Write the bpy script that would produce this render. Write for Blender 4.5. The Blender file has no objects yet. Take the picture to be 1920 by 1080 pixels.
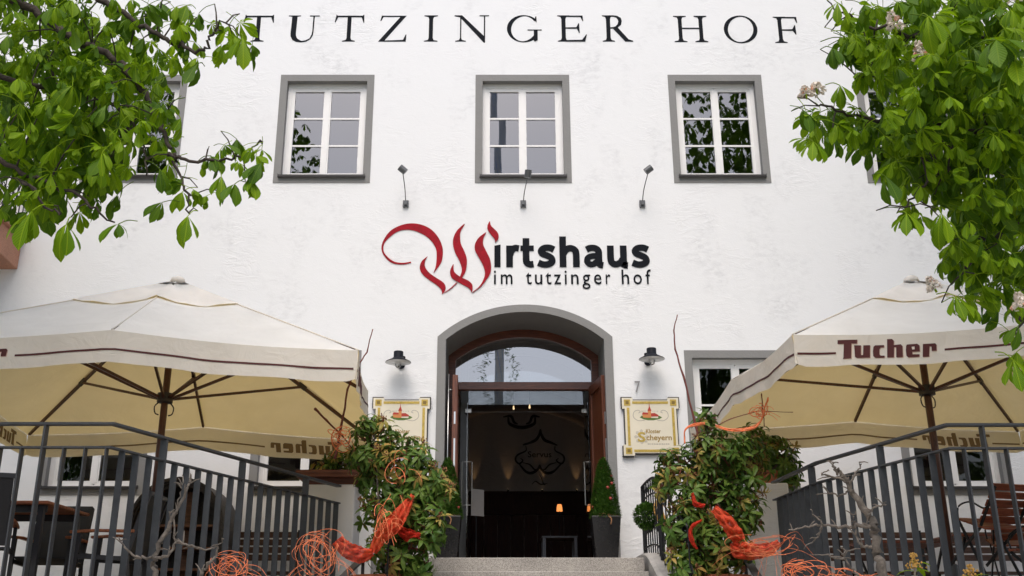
import bpy, bmesh, math, random
from mathutils import Vector, Matrix, Euler
from mathutils.geometry import tessellate_polygon
R = math.radians
random.seed(7)
S = bpy.context.scene
COL = S.collection

# ------------------------------------------------------------------ camera
FPX = 1906.99            # focal length in pixels of a 1920 px wide picture
PITCH = R(19.0905)
EYE = 1.6
DF = 13.7                # distance of the facade plane
CX0 = 930.0              # principal point (photo is cropped a little off centre)
cam_d = bpy.data.cameras.new('camera')
cam = bpy.data.objects.new('camera', cam_d)
COL.objects.link(cam)
cam_d.sensor_width = 36.0
cam_d.lens = FPX / 1920 * 36.0
cam_d.shift_x = (960 - CX0) / 1920
cam_d.clip_start = 0.05
cam_d.clip_end = 3000
cam.location = (0, 0, EYE)
cam.rotation_euler = (R(90) + PITCH, 0, 0)
S.camera = cam

# ------------------------------------------------------------------ sky, sun, exposure
SUN_EL, SUN_AZ = 58.0, -176.0          # azimuth of the sun measured from +Y towards +X
w = bpy.data.worlds.new('World')
S.world = w
w.use_nodes = True
nt = w.node_tree
sky = nt.nodes.new('ShaderNodeTexSky')
sky.sky_type = 'NISHITA'
sky.sun_disc = False
sky.sun_elevation = R(SUN_EL)
sky.sun_rotation = R(SUN_AZ)
sky.altitude = 500
sky.air_density = 1.0
sky.dust_density = 6.0
sky.ozone_density = 0.6
bg = nt.nodes['Background']
bg.inputs[1].default_value = 0.15
nt.links.new(sky.outputs[0], bg.inputs[0])

sun_d = bpy.data.lights.new('sun', 'SUN')
sun_d.energy = 0.9
sun_d.angle = R(45)
sun_d.color = (1.0, 0.96, 0.92)
sun = bpy.data.objects.new('sun', sun_d)
COL.objects.link(sun)
az = R(SUN_AZ)
sdir = Vector((math.sin(az) * math.cos(R(SUN_EL)), math.cos(az) * math.cos(R(SUN_EL)), math.sin(R(SUN_EL))))
sun.rotation_euler = (-sdir).to_track_quat('-Z', 'Y').to_euler()

vs = S.view_settings
vs.view_transform = 'Standard'
vs.look = 'None'
vs.gamma = 1.0
vs.exposure = 0.60
vs.use_curve_mapping = False
S.cycles.use_denoising = True
S.cycles.max_bounces = 10
S.cycles.diffuse_bounces = 4
S.cycles.glossy_bounces = 4
S.cycles.transparent_max_bounces = 16
S.cycles.sample_clamp_indirect = 6.0
S.cycles.caustics_reflective = False
S.cycles.caustics_refractive = False

# ------------------------------------------------------------------ photo -> place
def at(x, y, Y=DF):
    """world point seen at photo pixel (x, y) at forward distance Y"""
    a = PITCH + math.atan((540 - y) / FPX)
    z = Y * math.tan(a)
    dep = Y * math.cos(PITCH) + z * math.sin(PITCH)
    return Vector(((x - CX0) / FPX * dep, Y, z + EYE))
def atz(x, y, z):
    a = PITCH + math.atan((540 - y) / FPX)
    return at(x, y, (z - EYE) / math.tan(a))
def proj(p):
    dep = p[1] * math.cos(PITCH) + (p[2] - EYE) * math.sin(PITCH)
    if dep < 0.1:
        return None
    v = (p[2] - EYE) * math.cos(PITCH) - p[1] * math.sin(PITCH)
    return (CX0 + FPX * p[0] / dep, 540 - FPX * v / dep)

# ------------------------------------------------------------------ materials
def nodes(name):
    m = bpy.data.materials.new(name)
    m.use_nodes = True
    return m, m.node_tree, m.node_tree.nodes['Principled BSDF']
def L(nt, a, b):
    nt.links.new(a, b)
def mat(name, col, rough=0.6, metal=0.0, var=0.0, vscale=8.0, bump=0.0, bscale=40.0, spec=0.5, dirt=None, coat=0.0, stretch=None, rand=0.0):
    m, nt, b = nodes(name)
    b.inputs['Base Color'].default_value = (*col, 1)
    b.inputs['Roughness'].default_value = rough
    b.inputs['Metallic'].default_value = metal
    b.inputs['Specular IOR Level'].default_value = spec
    b.inputs['Coat Weight'].default_value = coat
    tc = nt.nodes.new('ShaderNodeTexCoord')
    vec = tc.outputs['Object']
    if stretch:
        mp = nt.nodes.new('ShaderNodeMapping')
        mp.inputs['Scale'].default_value = stretch
        L(nt, vec, mp.inputs[0]); vec = mp.outputs[0]
    src = None
    if var > 0 or rand > 0:
        mix = nt.nodes.new('ShaderNodeHueSaturation')
        mix.inputs['Color'].default_value = (*col, 1)
        n = nt.nodes.new('ShaderNodeTexNoise')
        n.inputs['Scale'].default_value = vscale
        n.inputs['Detail'].default_value = 6
        n.inputs['Roughness'].default_value = 0.65
        L(nt, vec, n.inputs['Vector'])
        mr = nt.nodes.new('ShaderNodeMapRange')
        mr.inputs[1].default_value = 0.3; mr.inputs[2].default_value = 0.7
        mr.inputs[3].default_value = 1 - var; mr.inputs[4].default_value = 1 + var
        L(nt, n.outputs['Fac'], mr.inputs[0])
        val = mr.outputs[0]
        if rand > 0:
            oi = nt.nodes.new('ShaderNodeObjectInfo')
            r2 = nt.nodes.new('ShaderNodeMapRange')
            r2.inputs[3].default_value = 1 - rand; r2.inputs[4].default_value = 1 + rand
            L(nt, oi.outputs['Random'], r2.inputs[0])
            mm = nt.nodes.new('ShaderNodeMath'); mm.operation = 'MULTIPLY'
            L(nt, val, mm.inputs[0]); L(nt, r2.outputs[0], mm.inputs[1]); val = mm.outputs[0]
        L(nt, val, mix.inputs['Value'])
        L(nt, mix.outputs[0], b.inputs['Base Color'])
        rr = nt.nodes.new('ShaderNodeMapRange')
        rr.inputs[3].default_value = max(0.02, rough - 0.12); rr.inputs[4].default_value = min(1, rough + 0.12)
        L(nt, n.outputs['Fac'], rr.inputs[0]); L(nt, rr.outputs[0], b.inputs['Roughness'])
    if bump > 0:
        n2 = nt.nodes.new('ShaderNodeTexNoise')
        n2.inputs['Scale'].default_value = bscale
        n2.inputs['Detail'].default_value = 8
        n2.inputs['Roughness'].default_value = 0.6
        L(nt, vec, n2.inputs['Vector'])
        bp = nt.nodes.new('ShaderNodeBump')
        bp.inputs['Strength'].default_value = bump
        bp.inputs['Distance'].default_value = 0.02
        L(nt, n2.outputs['Fac'], bp.inputs['Height'])
        L(nt, bp.outputs[0], b.inputs['Normal'])
    return m

def plaster(name, col):
    m, nt, b = nodes(name)
    tc = nt.nodes.new('ShaderNodeTexCoord')
    b.inputs['Roughness'].default_value = 0.9
    b.inputs['Specular IOR Level'].default_value = 0.2
    # trowel strokes: distorted, stretched noise at several directions
    def noise(scale, stretch, rot, det=5, dist=0.0):
        mp = nt.nodes.new('ShaderNodeMapping')
        mp.inputs['Scale'].default_value = stretch
        mp.inputs['Rotation'].default_value = (0, R(rot), 0)
        L(nt, tc.outputs['Object'], mp.inputs[0])
        n = nt.nodes.new('ShaderNodeTexNoise')
        n.inputs['Scale'].default_value = scale
        n.inputs['Detail'].default_value = det
        n.inputs['Roughness'].default_value = 0.62
        n.inputs['Distortion'].default_value = dist
        L(nt, mp.outputs[0], n.inputs['Vector'])
        return n.outputs['Fac']
    a = noise(2.6, (1, 1, 2.6), 14, 6, 0.9)
    c = noise(5.0, (1, 1, 1.4), -28, 5, 0.9)
    g = noise(55, (1, 1, 1), 0, 4)
    mask = noise(0.9, (1, 1, 1), 0, 3)
    def math_(op, x, y):
        n = nt.nodes.new('ShaderNodeMath'); n.operation = op
        for i, q in enumerate((x, y)):
            if isinstance(q, (int, float)): n.inputs[i].default_value = q
            else: L(nt, q, n.inputs[i])
        return n.outputs[0]
    # ridges where the trowel lifted: 1-|2n-1| sharpened
    rd = math_('SUBTRACT', 1.0, math_('ABSOLUTE', math_('SUBTRACT', math_('MULTIPLY', a, 2.0), 1.0), 0))
    rd = math_('POWER', rd, 9.0)
    mk = nt.nodes.new('ShaderNodeMapRange'); mk.inputs[1].default_value = .5; mk.inputs[2].default_value = .68; L(nt, mask, mk.inputs[0])
    rd = math_('MULTIPLY', rd, mk.outputs[0])
    h = math_('ADD', math_('MULTIPLY', rd, 0.6), math_('MULTIPLY', c, 0.42))
    h = math_('ADD', h, math_('MULTIPLY', g, 0.22))
    bp = nt.nodes.new('ShaderNodeBump')
    bp.inputs['Strength'].default_value = 0.38
    bp.inputs['Distance'].default_value = 0.018
    L(nt, h, bp.inputs['Height']); L(nt, bp.outputs[0], b.inputs['Normal'])
    # faint grey weather stains
    st = noise(1.3, (1, 1, 0.7), 8, 8, 0.4)
    st2 = noise(9, (1, 1, 1.6), 0, 5, 0.5)
    mr = nt.nodes.new('ShaderNodeMapRange'); mr.inputs[1].default_value = 0.50; mr.inputs[2].default_value = 0.75
    L(nt, st, mr.inputs[0])
    mr2 = nt.nodes.new('ShaderNodeMapRange'); mr2.inputs[1].default_value = 0.42; mr2.inputs[2].default_value = 0.7
    L(nt, st2, mr2.inputs[0])
    fac = math_('MULTIPLY', math_('MULTIPLY', mr.outputs[0], mr2.outputs[0]), 0.75)
    mx = nt.nodes.new('ShaderNodeMix'); mx.data_type = 'RGBA'
    mx.inputs[6].default_value = (*col, 1)
    mx.inputs[7].default_value = (col[0] * .66, col[1] * .66, col[2] * .67, 1)
    L(nt, fac, mx.inputs[0]); L(nt, mx.outputs[2], b.inputs['Base Color'])
    return m

def wood(name, c1, c2, rough=0.45, axis=(9, 9, 0.7), rand=0.12, coat=0.0):
    m, nt, b = nodes(name)
    tc = nt.nodes.new('ShaderNodeTexCoord')
    mp = nt.nodes.new('ShaderNodeMapping'); mp.inputs['Scale'].default_value = axis
    L(nt, tc.outputs['Object'], mp.inputs[0])
    n = nt.nodes.new('ShaderNodeTexNoise')
    n.inputs['Scale'].default_value = 5; n.inputs['Detail'].default_value = 8; n.inputs['Distortion'].default_value = 1.2
    L(nt, mp.outputs[0], n.inputs['Vector'])
    cr = nt.nodes.new('ShaderNodeValToRGB')
    cr.color_ramp.elements[0].position = 0.35; cr.color_ramp.elements[0].color = (*c1, 1)
    cr.color_ramp.elements[1].position = 0.68; cr.color_ramp.elements[1].color = (*c2, 1)
    L(nt, n.outputs['Fac'], cr.inputs[0])
    hs = nt.nodes.new('ShaderNodeHueSaturation')
    oi = nt.nodes.new('ShaderNodeObjectInfo')
    mr = nt.nodes.new('ShaderNodeMapRange'); mr.inputs[3].default_value = 1 - rand; mr.inputs[4].default_value = 1 + rand
    L(nt, oi.outputs['Random'], mr.inputs[0]); L(nt, mr.outputs[0], hs.inputs['Value'])
    L(nt, cr.outputs[0], hs.inputs['Color']); L(nt, hs.outputs[0], b.inputs['Base Color'])
    b.inputs['Roughness'].default_value = rough
    b.inputs['Coat Weight'].default_value = coat
    bp = nt.nodes.new('ShaderNodeBump'); bp.inputs['Strength'].default_value = 0.15; bp.inputs['Distance'].default_value = 0.01
    L(nt, n.outputs['Fac'], bp.inputs['Height']); L(nt, bp.outputs[0], b.inputs['Normal'])
    return m

def glass(name, refl=1.9, tint=(0.75, 0.8, 0.8)):
    """thin coated window pane: Fresnel reflection over a see-through tint"""
    m, nt, b = nodes(name)
    nt.nodes.remove(b)
    out = nt.nodes['Material Output']
    tr = nt.nodes.new('ShaderNodeBsdfTransparent'); tr.inputs[0].default_value = (*tint, 1)
    gl = nt.nodes.new('ShaderNodeBsdfGlossy'); gl.inputs['Roughness'].default_value = 0.0
    gl.inputs['Color'].default_value = (1, 1, 1, 1)
    fr = nt.nodes.new('ShaderNodeFresnel'); fr.inputs[0].default_value = refl
    tc = nt.nodes.new('ShaderNodeTexCoord')
    n = nt.nodes.new('ShaderNodeTexNoise'); n.inputs['Scale'].default_value = 1.1; n.inputs['Detail'].default_value = 1
    L(nt, tc.outputs['Object'], n.inputs['Vector'])
    bp = nt.nodes.new('ShaderNodeBump'); bp.inputs['Strength'].default_value = 0.05; bp.inputs['Distance'].default_value = 0.02
    L(nt, n.outputs['Fac'], bp.inputs['Height']); L(nt, bp.outputs[0], gl.inputs['Normal'])
    mx = nt.nodes.new('ShaderNodeMixShader')
    L(nt, fr.outputs[0], mx.inputs[0]); L(nt, tr.outputs[0], mx.inputs[1]); L(nt, gl.outputs[0], mx.inputs[2])
    L(nt, mx.outputs[0], out.inputs[0])
    return m

def leafmat(name, c1, c2, trans=0.4, rough=0.4, tcol=None, veins=0.0):
    m, nt, b = nodes(name)
    out = nt.nodes['Material Output']
    oi = nt.nodes.new('ShaderNodeObjectInfo')
    ge = nt.nodes.new('ShaderNodeNewGeometry')
    ad = nt.nodes.new('ShaderNodeMath'); ad.operation = 'ADD'
    L(nt, oi.outputs['Random'], ad.inputs[0]); L(nt, ge.outputs['Random Per Island'], ad.inputs[1])
    fr = nt.nodes.new('ShaderNodeMath'); fr.operation = 'FRACT'; L(nt, ad.outputs[0], fr.inputs[0])
    mx = nt.nodes.new('ShaderNodeMix'); mx.data_type = 'RGBA'
    mx.inputs[6].default_value = (*c1, 1); mx.inputs[7].default_value = (*c2, 1)
    L(nt, fr.outputs[0], mx.inputs[0])
    col = mx.outputs[2]
    if veins > 0:
        uv = nt.nodes.new('ShaderNodeUVMap')
        sp = nt.nodes.new('ShaderNodeSeparateXYZ'); L(nt, uv.outputs[0], sp.inputs[0])
        def M(op, x, y=0.0):
            n = nt.nodes.new('ShaderNodeMath'); n.operation = op
            for i, q in enumerate((x, y)):
                if isinstance(q, (int, float)): n.inputs[i].default_value = q
                else: L(nt, q, n.inputs[i])
            return n.outputs[0]
        # side veins running forward from the midrib
        ph = M('MULTIPLY', M('SUBTRACT', sp.outputs[1], M('MULTIPLY', sp.outputs[0], 0.28)), 78.0)
        sv = M('POWER', M('ADD', M('MULTIPLY', M('SINE', ph), 0.5), 0.5), 3.0)
        rib = M('LESS_THAN', sp.outputs[0], 0.07)
        v = M('MAXIMUM', M('MULTIPLY', sv, 0.5), rib)
        m2 = nt.nodes.new('ShaderNodeMix'); m2.data_type = 'RGBA'
        L(nt, M('MULTIPLY', v, veins), m2.inputs[0]); L(nt, col, m2.inputs[6])
        m2.inputs[7].default_value = (min(1, c2[0] * 2.2), min(1, c2[1] * 1.7), c2[2] * 2.2, 1)
        col = m2.outputs[2]
        bp = nt.nodes.new('ShaderNodeBump'); bp.inputs['Strength'].default_value = 0.5; bp.inputs['Distance'].default_value = 0.004
        bp.invert = True
        L(nt, v, bp.inputs['Height']); L(nt, bp.outputs[0], b.inputs['Normal'])
    L(nt, col, b.inputs['Base Color'])
    b.inputs['Roughness'].default_value = rough
    b.inputs['Specular IOR Level'].default_value = 0.25
    tr = nt.nodes.new('ShaderNodeBsdfTranslucent')
    if tcol:
        tr.inputs[0].default_value = (*tcol, 1)
    else:
        L(nt, col, tr.inputs[0])
    ms = nt.nodes.new('ShaderNodeMixShader'); ms.inputs[0].default_value = trans
    L(nt, b.outputs[0], ms.inputs[1]); L(nt, tr.outputs[0], ms.inputs[2]); L(nt, ms.outputs[0], out.inputs[0])
    return m

def fabric(name, col, trans_col, trans=0.4):
    m, nt, b = nodes(name)
    out = nt.nodes['Material Output']
    tc = nt.nodes.new('ShaderNodeTexCoord')
    n = nt.nodes.new('ShaderNodeTexNoise'); n.inputs['Scale'].default_value = 2.2; n.inputs['Detail'].default_value = 6; n.inputs['Distortion'].default_value = 0.6
    L(nt, tc.outputs['Object'], n.inputs['Vector'])
    hs = nt.nodes.new('ShaderNodeHueSaturation'); hs.inputs['Color'].default_value = (*col, 1)
    mr = nt.nodes.new('ShaderNodeMapRange'); mr.inputs[1].default_value = 0.3; mr.inputs[2].default_value = 0.7
    mr.inputs[3].default_value = 0.92; mr.inputs[4].default_value = 1.04
    L(nt, n.outputs['Fac'], mr.inputs[0]); L(nt, mr.outputs[0], hs.inputs['Value']); L(nt, hs.outputs[0], b.inputs['Base Color'])
    b.inputs['Roughness'].default_value = 0.85
    b.inputs['Specular IOR Level'].default_value = 0.2
    n2 = nt.nodes.new('ShaderNodeTexNoise'); n2.inputs['Scale'].default_value = 5; n2.inputs['Detail'].default_value = 3; n2.inputs['Distortion'].default_value = 1.5
    L(nt, tc.outputs['Object'], n2.inputs['Vector'])
    bp = nt.nodes.new('ShaderNodeBump'); bp.inputs['Strength'].default_value = 0.25; bp.inputs['Distance'].default_value = 0.05
    L(nt, n2.outputs['Fac'], bp.inputs['Height']); L(nt, bp.outputs[0], b.inputs['Normal'])
    tr = nt.nodes.new('ShaderNodeBsdfTranslucent'); tr.inputs[0].default_value = (*trans_col, 1)
    ms = nt.nodes.new('ShaderNodeMixShader'); ms.inputs[0].default_value = trans
    L(nt, b.outputs[0], ms.inputs[1]); L(nt, tr.outputs[0], ms.inputs[2]); L(nt, ms.outputs[0], out.inputs[0])
    return m

def emis(name, col, strength):
    m, nt, b = nodes(name)
    b.inputs['Base Color'].default_value = (*col, 1)
    b.inputs['Emission Color'].default_value = (*col, 1)
    b.inputs['Emission Strength'].default_value = strength
    return m

def granite(name, c):
    m, nt, b = nodes(name)
    tc = nt.nodes.new('ShaderNodeTexCoord')
    n = nt.nodes.new('ShaderNodeTexNoise'); n.inputs['Scale'].default_value = 130; n.inputs['Detail'].default_value = 3
    n2 = nt.nodes.new('ShaderNodeTexNoise'); n2.inputs['Scale'].default_value = 3; n2.inputs['Detail'].default_value = 5
    L(nt, tc.outputs['Object'], n.inputs['Vector']); L(nt, tc.outputs['Object'], n2.inputs['Vector'])
    cr = nt.nodes.new('ShaderNodeValToRGB')
    e = cr.color_ramp.elements
    e[0].position = 0.36; e[0].color = (c[0] * .68, c[1] * .67, c[2] * .65, 1)
    e[1].position = 0.62; e[1].color = (min(1, c[0] * 1.35), min(1, c[1] * 1.33), min(1, c[2] * 1.3), 1)
    L(nt, n.outputs['Fac'], cr.inputs[0])
    hs = nt.nodes.new('ShaderNodeHueSaturation'); L(nt, cr.outputs[0], hs.inputs['Color'])
    mr = nt.nodes.new('ShaderNodeMapRange'); mr.inputs[3].default_value = 0.7; mr.inputs[4].default_value = 1.3
    L(nt, n2.outputs['Fac'], mr.inputs[0]); L(nt, mr.outputs[0], hs.inputs['Value'])
    L(nt, hs.outputs[0], b.inputs['Base Color'])
    b.inputs['Roughness'].default_value = 0.75
    bp = nt.nodes.new('ShaderNodeBump'); bp.inputs['Strength'].default_value = 0.4; bp.inputs['Distance'].default_value = 0.01
    L(nt, n.outputs['Fac'], bp.inputs['Height']); L(nt, bp.outputs[0], b.inputs['Normal'])
    return m

M = {}
M['wall'] = plaster('white_plaster', (0.80, 0.815, 0.825))
M['wall2'] = plaster('pillar_plaster', (0.74, 0.735, 0.725))
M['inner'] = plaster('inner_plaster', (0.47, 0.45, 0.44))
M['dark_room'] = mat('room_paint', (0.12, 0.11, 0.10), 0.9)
M['trim'] = mat('grey_trim_paint', (0.235, 0.235, 0.23), 0.9, var=0.05, vscale=3, bump=0.2, bscale=30)
M['plinth'] = mat('grey_plinth_paint', (0.27, 0.27, 0.275), 0.85, var=0.08, vscale=4, bump=0.3, bscale=30)
M['wframe'] = mat('white_window_paint', (0.80, 0.80, 0.79), 0.35, var=0.02, vscale=5)
M['sill'] = mat('anthracite_sill', (0.035, 0.033, 0.034), 0.4, metal=0.3)
M['pane'] = glass('window_pane', 2.6)
M['pane_low'] = glass('old_window_pane', 1.55)
M['dpane'] = glass('door_pane', 1.8, (0.8, 0.83, 0.83))
M['fpane'] = glass('fanlight_pane', 3.4, (0.6, 0.64, 0.66))
M['black'] = mat('black_letter_paint', (0.010, 0.012, 0.016), 0.8, spec=0.1)
M['red'] = mat('red_letter_foil', (0.30, 0.004, 0.014), 0.7, var=0.3, vscale=14, spec=0.2)
M['doorwood'] = wood('door_wood', (0.085, 0.024, 0.011), (0.18, 0.058, 0.027), 0.35, (11, 11, 0.8))
M['doorwood_h'] = wood('door_wood_level', (0.07, 0.018, 0.009), (0.16, 0.045, 0.02), 0.35, (0.8, 11, 11))
M['steel'] = mat('brushed_steel', (0.62, 0.62, 0.61), 0.28, metal=1.0)
M['greymetal'] = mat('grey_door_metal', (0.20, 0.205, 0.205), 0.4, metal=0.5)
M['rail'] = mat('anthracite_rail_paint', (0.058, 0.063, 0.070), 0.45, var=0.22, vscale=9, bump=0.12, bscale=60)
M['iron'] = mat('black_wrought_iron', (0.016, 0.017, 0.019), 0.45, metal=0.4, bump=0.2, bscale=40)
M['granite'] = granite('granite_step', (0.34, 0.325, 0.305))
M['concrete'] = mat('stringer_stone', (0.40, 0.385, 0.36), 0.85, var=0.22, vscale=7, bump=0.4, bscale=40)
M['canopy'] = fabric('canopy_cloth', (0.85, 0.86, 0.84), (1.0, 0.74, 0.27), 0.28)
M['valance'] = fabric('valance_cloth', (0.81, 0.80, 0.75), (0.95, 0.70, 0.26), 0.26)
M['print'] = mat('brown_print', (0.075, 0.013, 0.012), 0.7)
M['printback'] = mat('painted_print_shade', (0.22, 0.15, 0.075), 0.85)  # inner tan print, imitating letters that darken the backlit cloth
M['printhalo'] = mat('print_outline', (0.55, 0.36, 0.27), 0.8)
M['umbwood'] = wood('umbrella_wood', (0.045, 0.016, 0.010), (0.10, 0.036, 0.022), 0.4, (12, 12, 1.2))
M['plasticdark'] = mat('dark_fitting', (0.025, 0.02, 0.02), 0.45)
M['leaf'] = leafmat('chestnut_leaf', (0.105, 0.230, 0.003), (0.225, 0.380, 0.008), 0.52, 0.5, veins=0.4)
M['leaf_deep'] = leafmat('chestnut_leaf_shaded', (0.050, 0.132, 0.003), (0.105, 0.212, 0.005), 0.42, 0.5, veins=0.3)  # dark copy of the leaf, shade of the inner foliage put into its colour
M['bark'] = mat('chestnut_bark', (0.045, 0.034, 0.026), 0.9, var=0.3, vscale=9, bump=0.8, bscale=30)
M['twig'] = mat('grey_twig_bark', (0.20, 0.17, 0.14), 0.9, var=0.45, vscale=16, bump=0.6, bscale=60)
M['redtwig'] = mat('red_twig_bark', (0.15, 0.035, 0.025), 0.6, var=0.3, vscale=20)
M['petal'] = mat('chestnut_petal', (0.86, 0.80, 0.72), 0.7, var=0.1, vscale=30)
M['petalpink'] = mat('chestnut_petal_heart', (0.75, 0.45, 0.33), 0.7)
M['shrub'] = leafmat('shrub_leaf', (0.045, 0.110, 0.016), (0.155, 0.245, 0.045), 0.28, 0.4)
M['shrubyoung'] = leafmat('shrub_young_leaf', (0.24, 0.28, 0.05), (0.46, 0.30, 0.09), 0.3, 0.4)
M['bud'] = mat('shrub_bud', (0.34, 0.17, 0.07), 0.7, var=0.3, vscale=40)
M['box'] = leafmat('box_leaf', (0.035, 0.10, 0.012), (0.10, 0.20, 0.03), 0.2, 0.5)
M['orange'] = mat('orange_raffia', (0.95, 0.27, 0.11), 0.6, var=0.3, vscale=20)
def gauze(m):
    nt = m.node_tree; out = nt.nodes['Material Output']; src = out.inputs[0].links[0].from_socket
    tc = nt.nodes.new('ShaderNodeTexCoord'); vo = nt.nodes.new('ShaderNodeTexNoise'); vo.inputs['Scale'].default_value = 90
    L(nt, tc.outputs['Object'], vo.inputs['Vector'])
    mr = nt.nodes.new('ShaderNodeMapRange'); mr.inputs[1].default_value = .45; mr.inputs[2].default_value = .65; mr.inputs[4].default_value = .3
    L(nt, vo.outputs['Fac'], mr.inputs[0])
    tr = nt.nodes.new('ShaderNodeBsdfTransparent'); mx = nt.nodes.new('ShaderNodeMixShader')
    L(nt, mr.outputs[0], mx.inputs[0]); L(nt, src, mx.inputs[1]); L(nt, tr.outputs[0], mx.inputs[2]); L(nt, mx.outputs[0], out.inputs[0])
    return m
M['mesh_orange'] = fabric('orange_mesh_ribbon', (0.92, 0.125, 0.06), (0.95, 0.17, 0.07), 0.45)
gauze(M['mesh_orange'])
M['mesh_red'] = fabric('red_mesh_ribbon', (0.72, 0.05, 0.03), (0.85, 0.08, 0.04), 0.45)
gauze(M['mesh_red'])
M['straw'] = mat('straw_ribbon', (0.60, 0.34, 0.08), 0.7, var=0.2, vscale=20)
M['rope'] = mat('jute_rope', (0.30, 0.15, 0.07), 0.9, var=0.3, vscale=50, bump=0.5, bscale=120)
M['redball'] = mat('red_fruit', (0.30, 0.04, 0.03), 0.6, var=0.2, vscale=30)
M['pot'] = mat('black_glazed_pot', (0.014, 0.014, 0.015), 0.22, var=0.2, vscale=5)
M['terracotta'] = mat('terracotta', (0.38, 0.12, 0.055), 0.8, var=0.2, vscale=8, bump=0.2)
M['tray'] = wood('tray_wood', (0.11, 0.035, 0.018), (0.20, 0.065, 0.035), 0.6, (0.8, 10, 10))
M['soil'] = mat('soil', (0.03, 0.02, 0.014), 0.95, bump=0.8)
M['cream'] = mat('cream_sign_face', (0.74, 0.69, 0.55), 0.5, var=0.04, vscale=4)
M['gold'] = mat('gold_sign_border', (0.50, 0.36, 0.075), 0.45, metal=0.3, var=0.25, vscale=40)
M['golddark'] = mat('gold_sign_shade', (0.20, 0.13, 0.02), 0.5)
M['signedge'] = mat('sign_edge_paint', (0.02, 0.014, 0.014), 0.4)
M['goldtext'] = mat('gold_sign_text', (0.33, 0.21, 0.045), 0.5)
M['greyink'] = mat('grey_sign_ink', (0.40, 0.37, 0.32), 0.6)
M['paleink'] = mat('pale_sign_ink', (0.55, 0.51, 0.42), 0.6)
M['sred'] = mat('sign_roof_red', (0.42, 0.035, 0.02), 0.6)
M['sorange'] = mat('sign_tower_orange', (0.62, 0.24, 0.07), 0.6)
M['sgreen'] = mat('sign_tree_green', (0.09, 0.17, 0.025), 0.6, var=0.3, vscale=60)
M['enamel'] = mat('white_lamp_enamel', (0.72, 0.72, 0.70), 0.3)
M['lampblue'] = mat('black_blue_lamp_paint', (0.008, 0.010, 0.016), 0.6, spec=0.15)
M['bulb'] = glass('clear_bulb', 1.6, (0.95, 0.95, 0.95))
M['spotmetal'] = mat('grey_spot_metal', (0.12, 0.125, 0.13), 0.45, metal=0.6)
M['number'] = mat('number_metal', (0.30, 0.29, 0.285), 0.4, metal=0.6)
M['teak'] = wood('teak', (0.20, 0.06, 0.025), (0.36, 0.125, 0.05), 0.5, (1, 9, 9))
M['redwood'] = wood('chair_slat_wood', (0.13, 0.034, 0.016), (0.27, 0.075, 0.035), 0.45, (1, 9, 9))
M['benchwood'] = wood('bench_wood', (0.055, 0.024, 0.014), (0.11, 0.05, 0.03), 0.6, (1, 9, 9))
M['sling'] = mat('black_sling_fabric', (0.024, 0.024, 0.027), 0.7, bump=0.2, bscale=200)
M['chairframe'] = mat('black_chair_frame', (0.016, 0.016, 0.020), 0.4)
M['barrel'] = wood('dark_barrel_wood', (0.020, 0.017, 0.016), (0.045, 0.038, 0.034), 0.6, (4, 4, 4))
M['shelfwood'] = wood('shelf_wood', (0.12, 0.055, 0.028), (0.22, 0.10, 0.05), 0.6, (1, 9, 9))
M['redstone'] = granite('red_balcony_stone', (0.40, 0.20, 0.13))
M['asphalt'] = mat('forecourt_gravel', (0.33, 0.31, 0.28), 0.9, var=0.2, vscale=2, bump=0.5, bscale=80)
M['pavers'] = mat('terrace_paving', (0.35, 0.295, 0.22), 0.85, var=0.2, vscale=3, bump=0.3)
M['roof'] = mat('roof_tile', (0.22, 0.075, 0.045), 0.8, var=0.2, vscale=6)
M['wains'] = wood('wainscot_wood', (0.022, 0.008, 0.006), (0.065, 0.022, 0.014), 0.75, (11, 11, 0.7), 0.25)
M['paint_blk'] = mat('wall_painting_ink', (0.02, 0.018, 0.017), 0.8)
M['oakfloor'] = wood('hall_floor_wood', (0.10, 0.045, 0.02), (0.19, 0.09, 0.045), 0.5, (0.8, 9, 9))
M['lampshade'] = emis('lit_lamp_shade', (1.0, 0.32, 0.08), 0.8)
M['bulb_lit'] = emis('lit_bulb', (1.0, 0.66, 0.34), 2.0)
M['poleblue'] = mat('maypole_blue', (0.12, 0.32, 0.88), 0.5)
M['polewhite'] = mat('maypole_white', (0.75, 0.75, 0.75), 0.5)
M['tablegrey'] = mat('grey_table_paint', (0.16, 0.17, 0.19), 0.5)
M['paper'] = mat('menu_paper', (0.62, 0.62, 0.60), 0.8, var=0.05)
M['bottle'] = mat('dark_bottle_glass', (0.010, 0.022, 0.008), 0.12)

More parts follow.
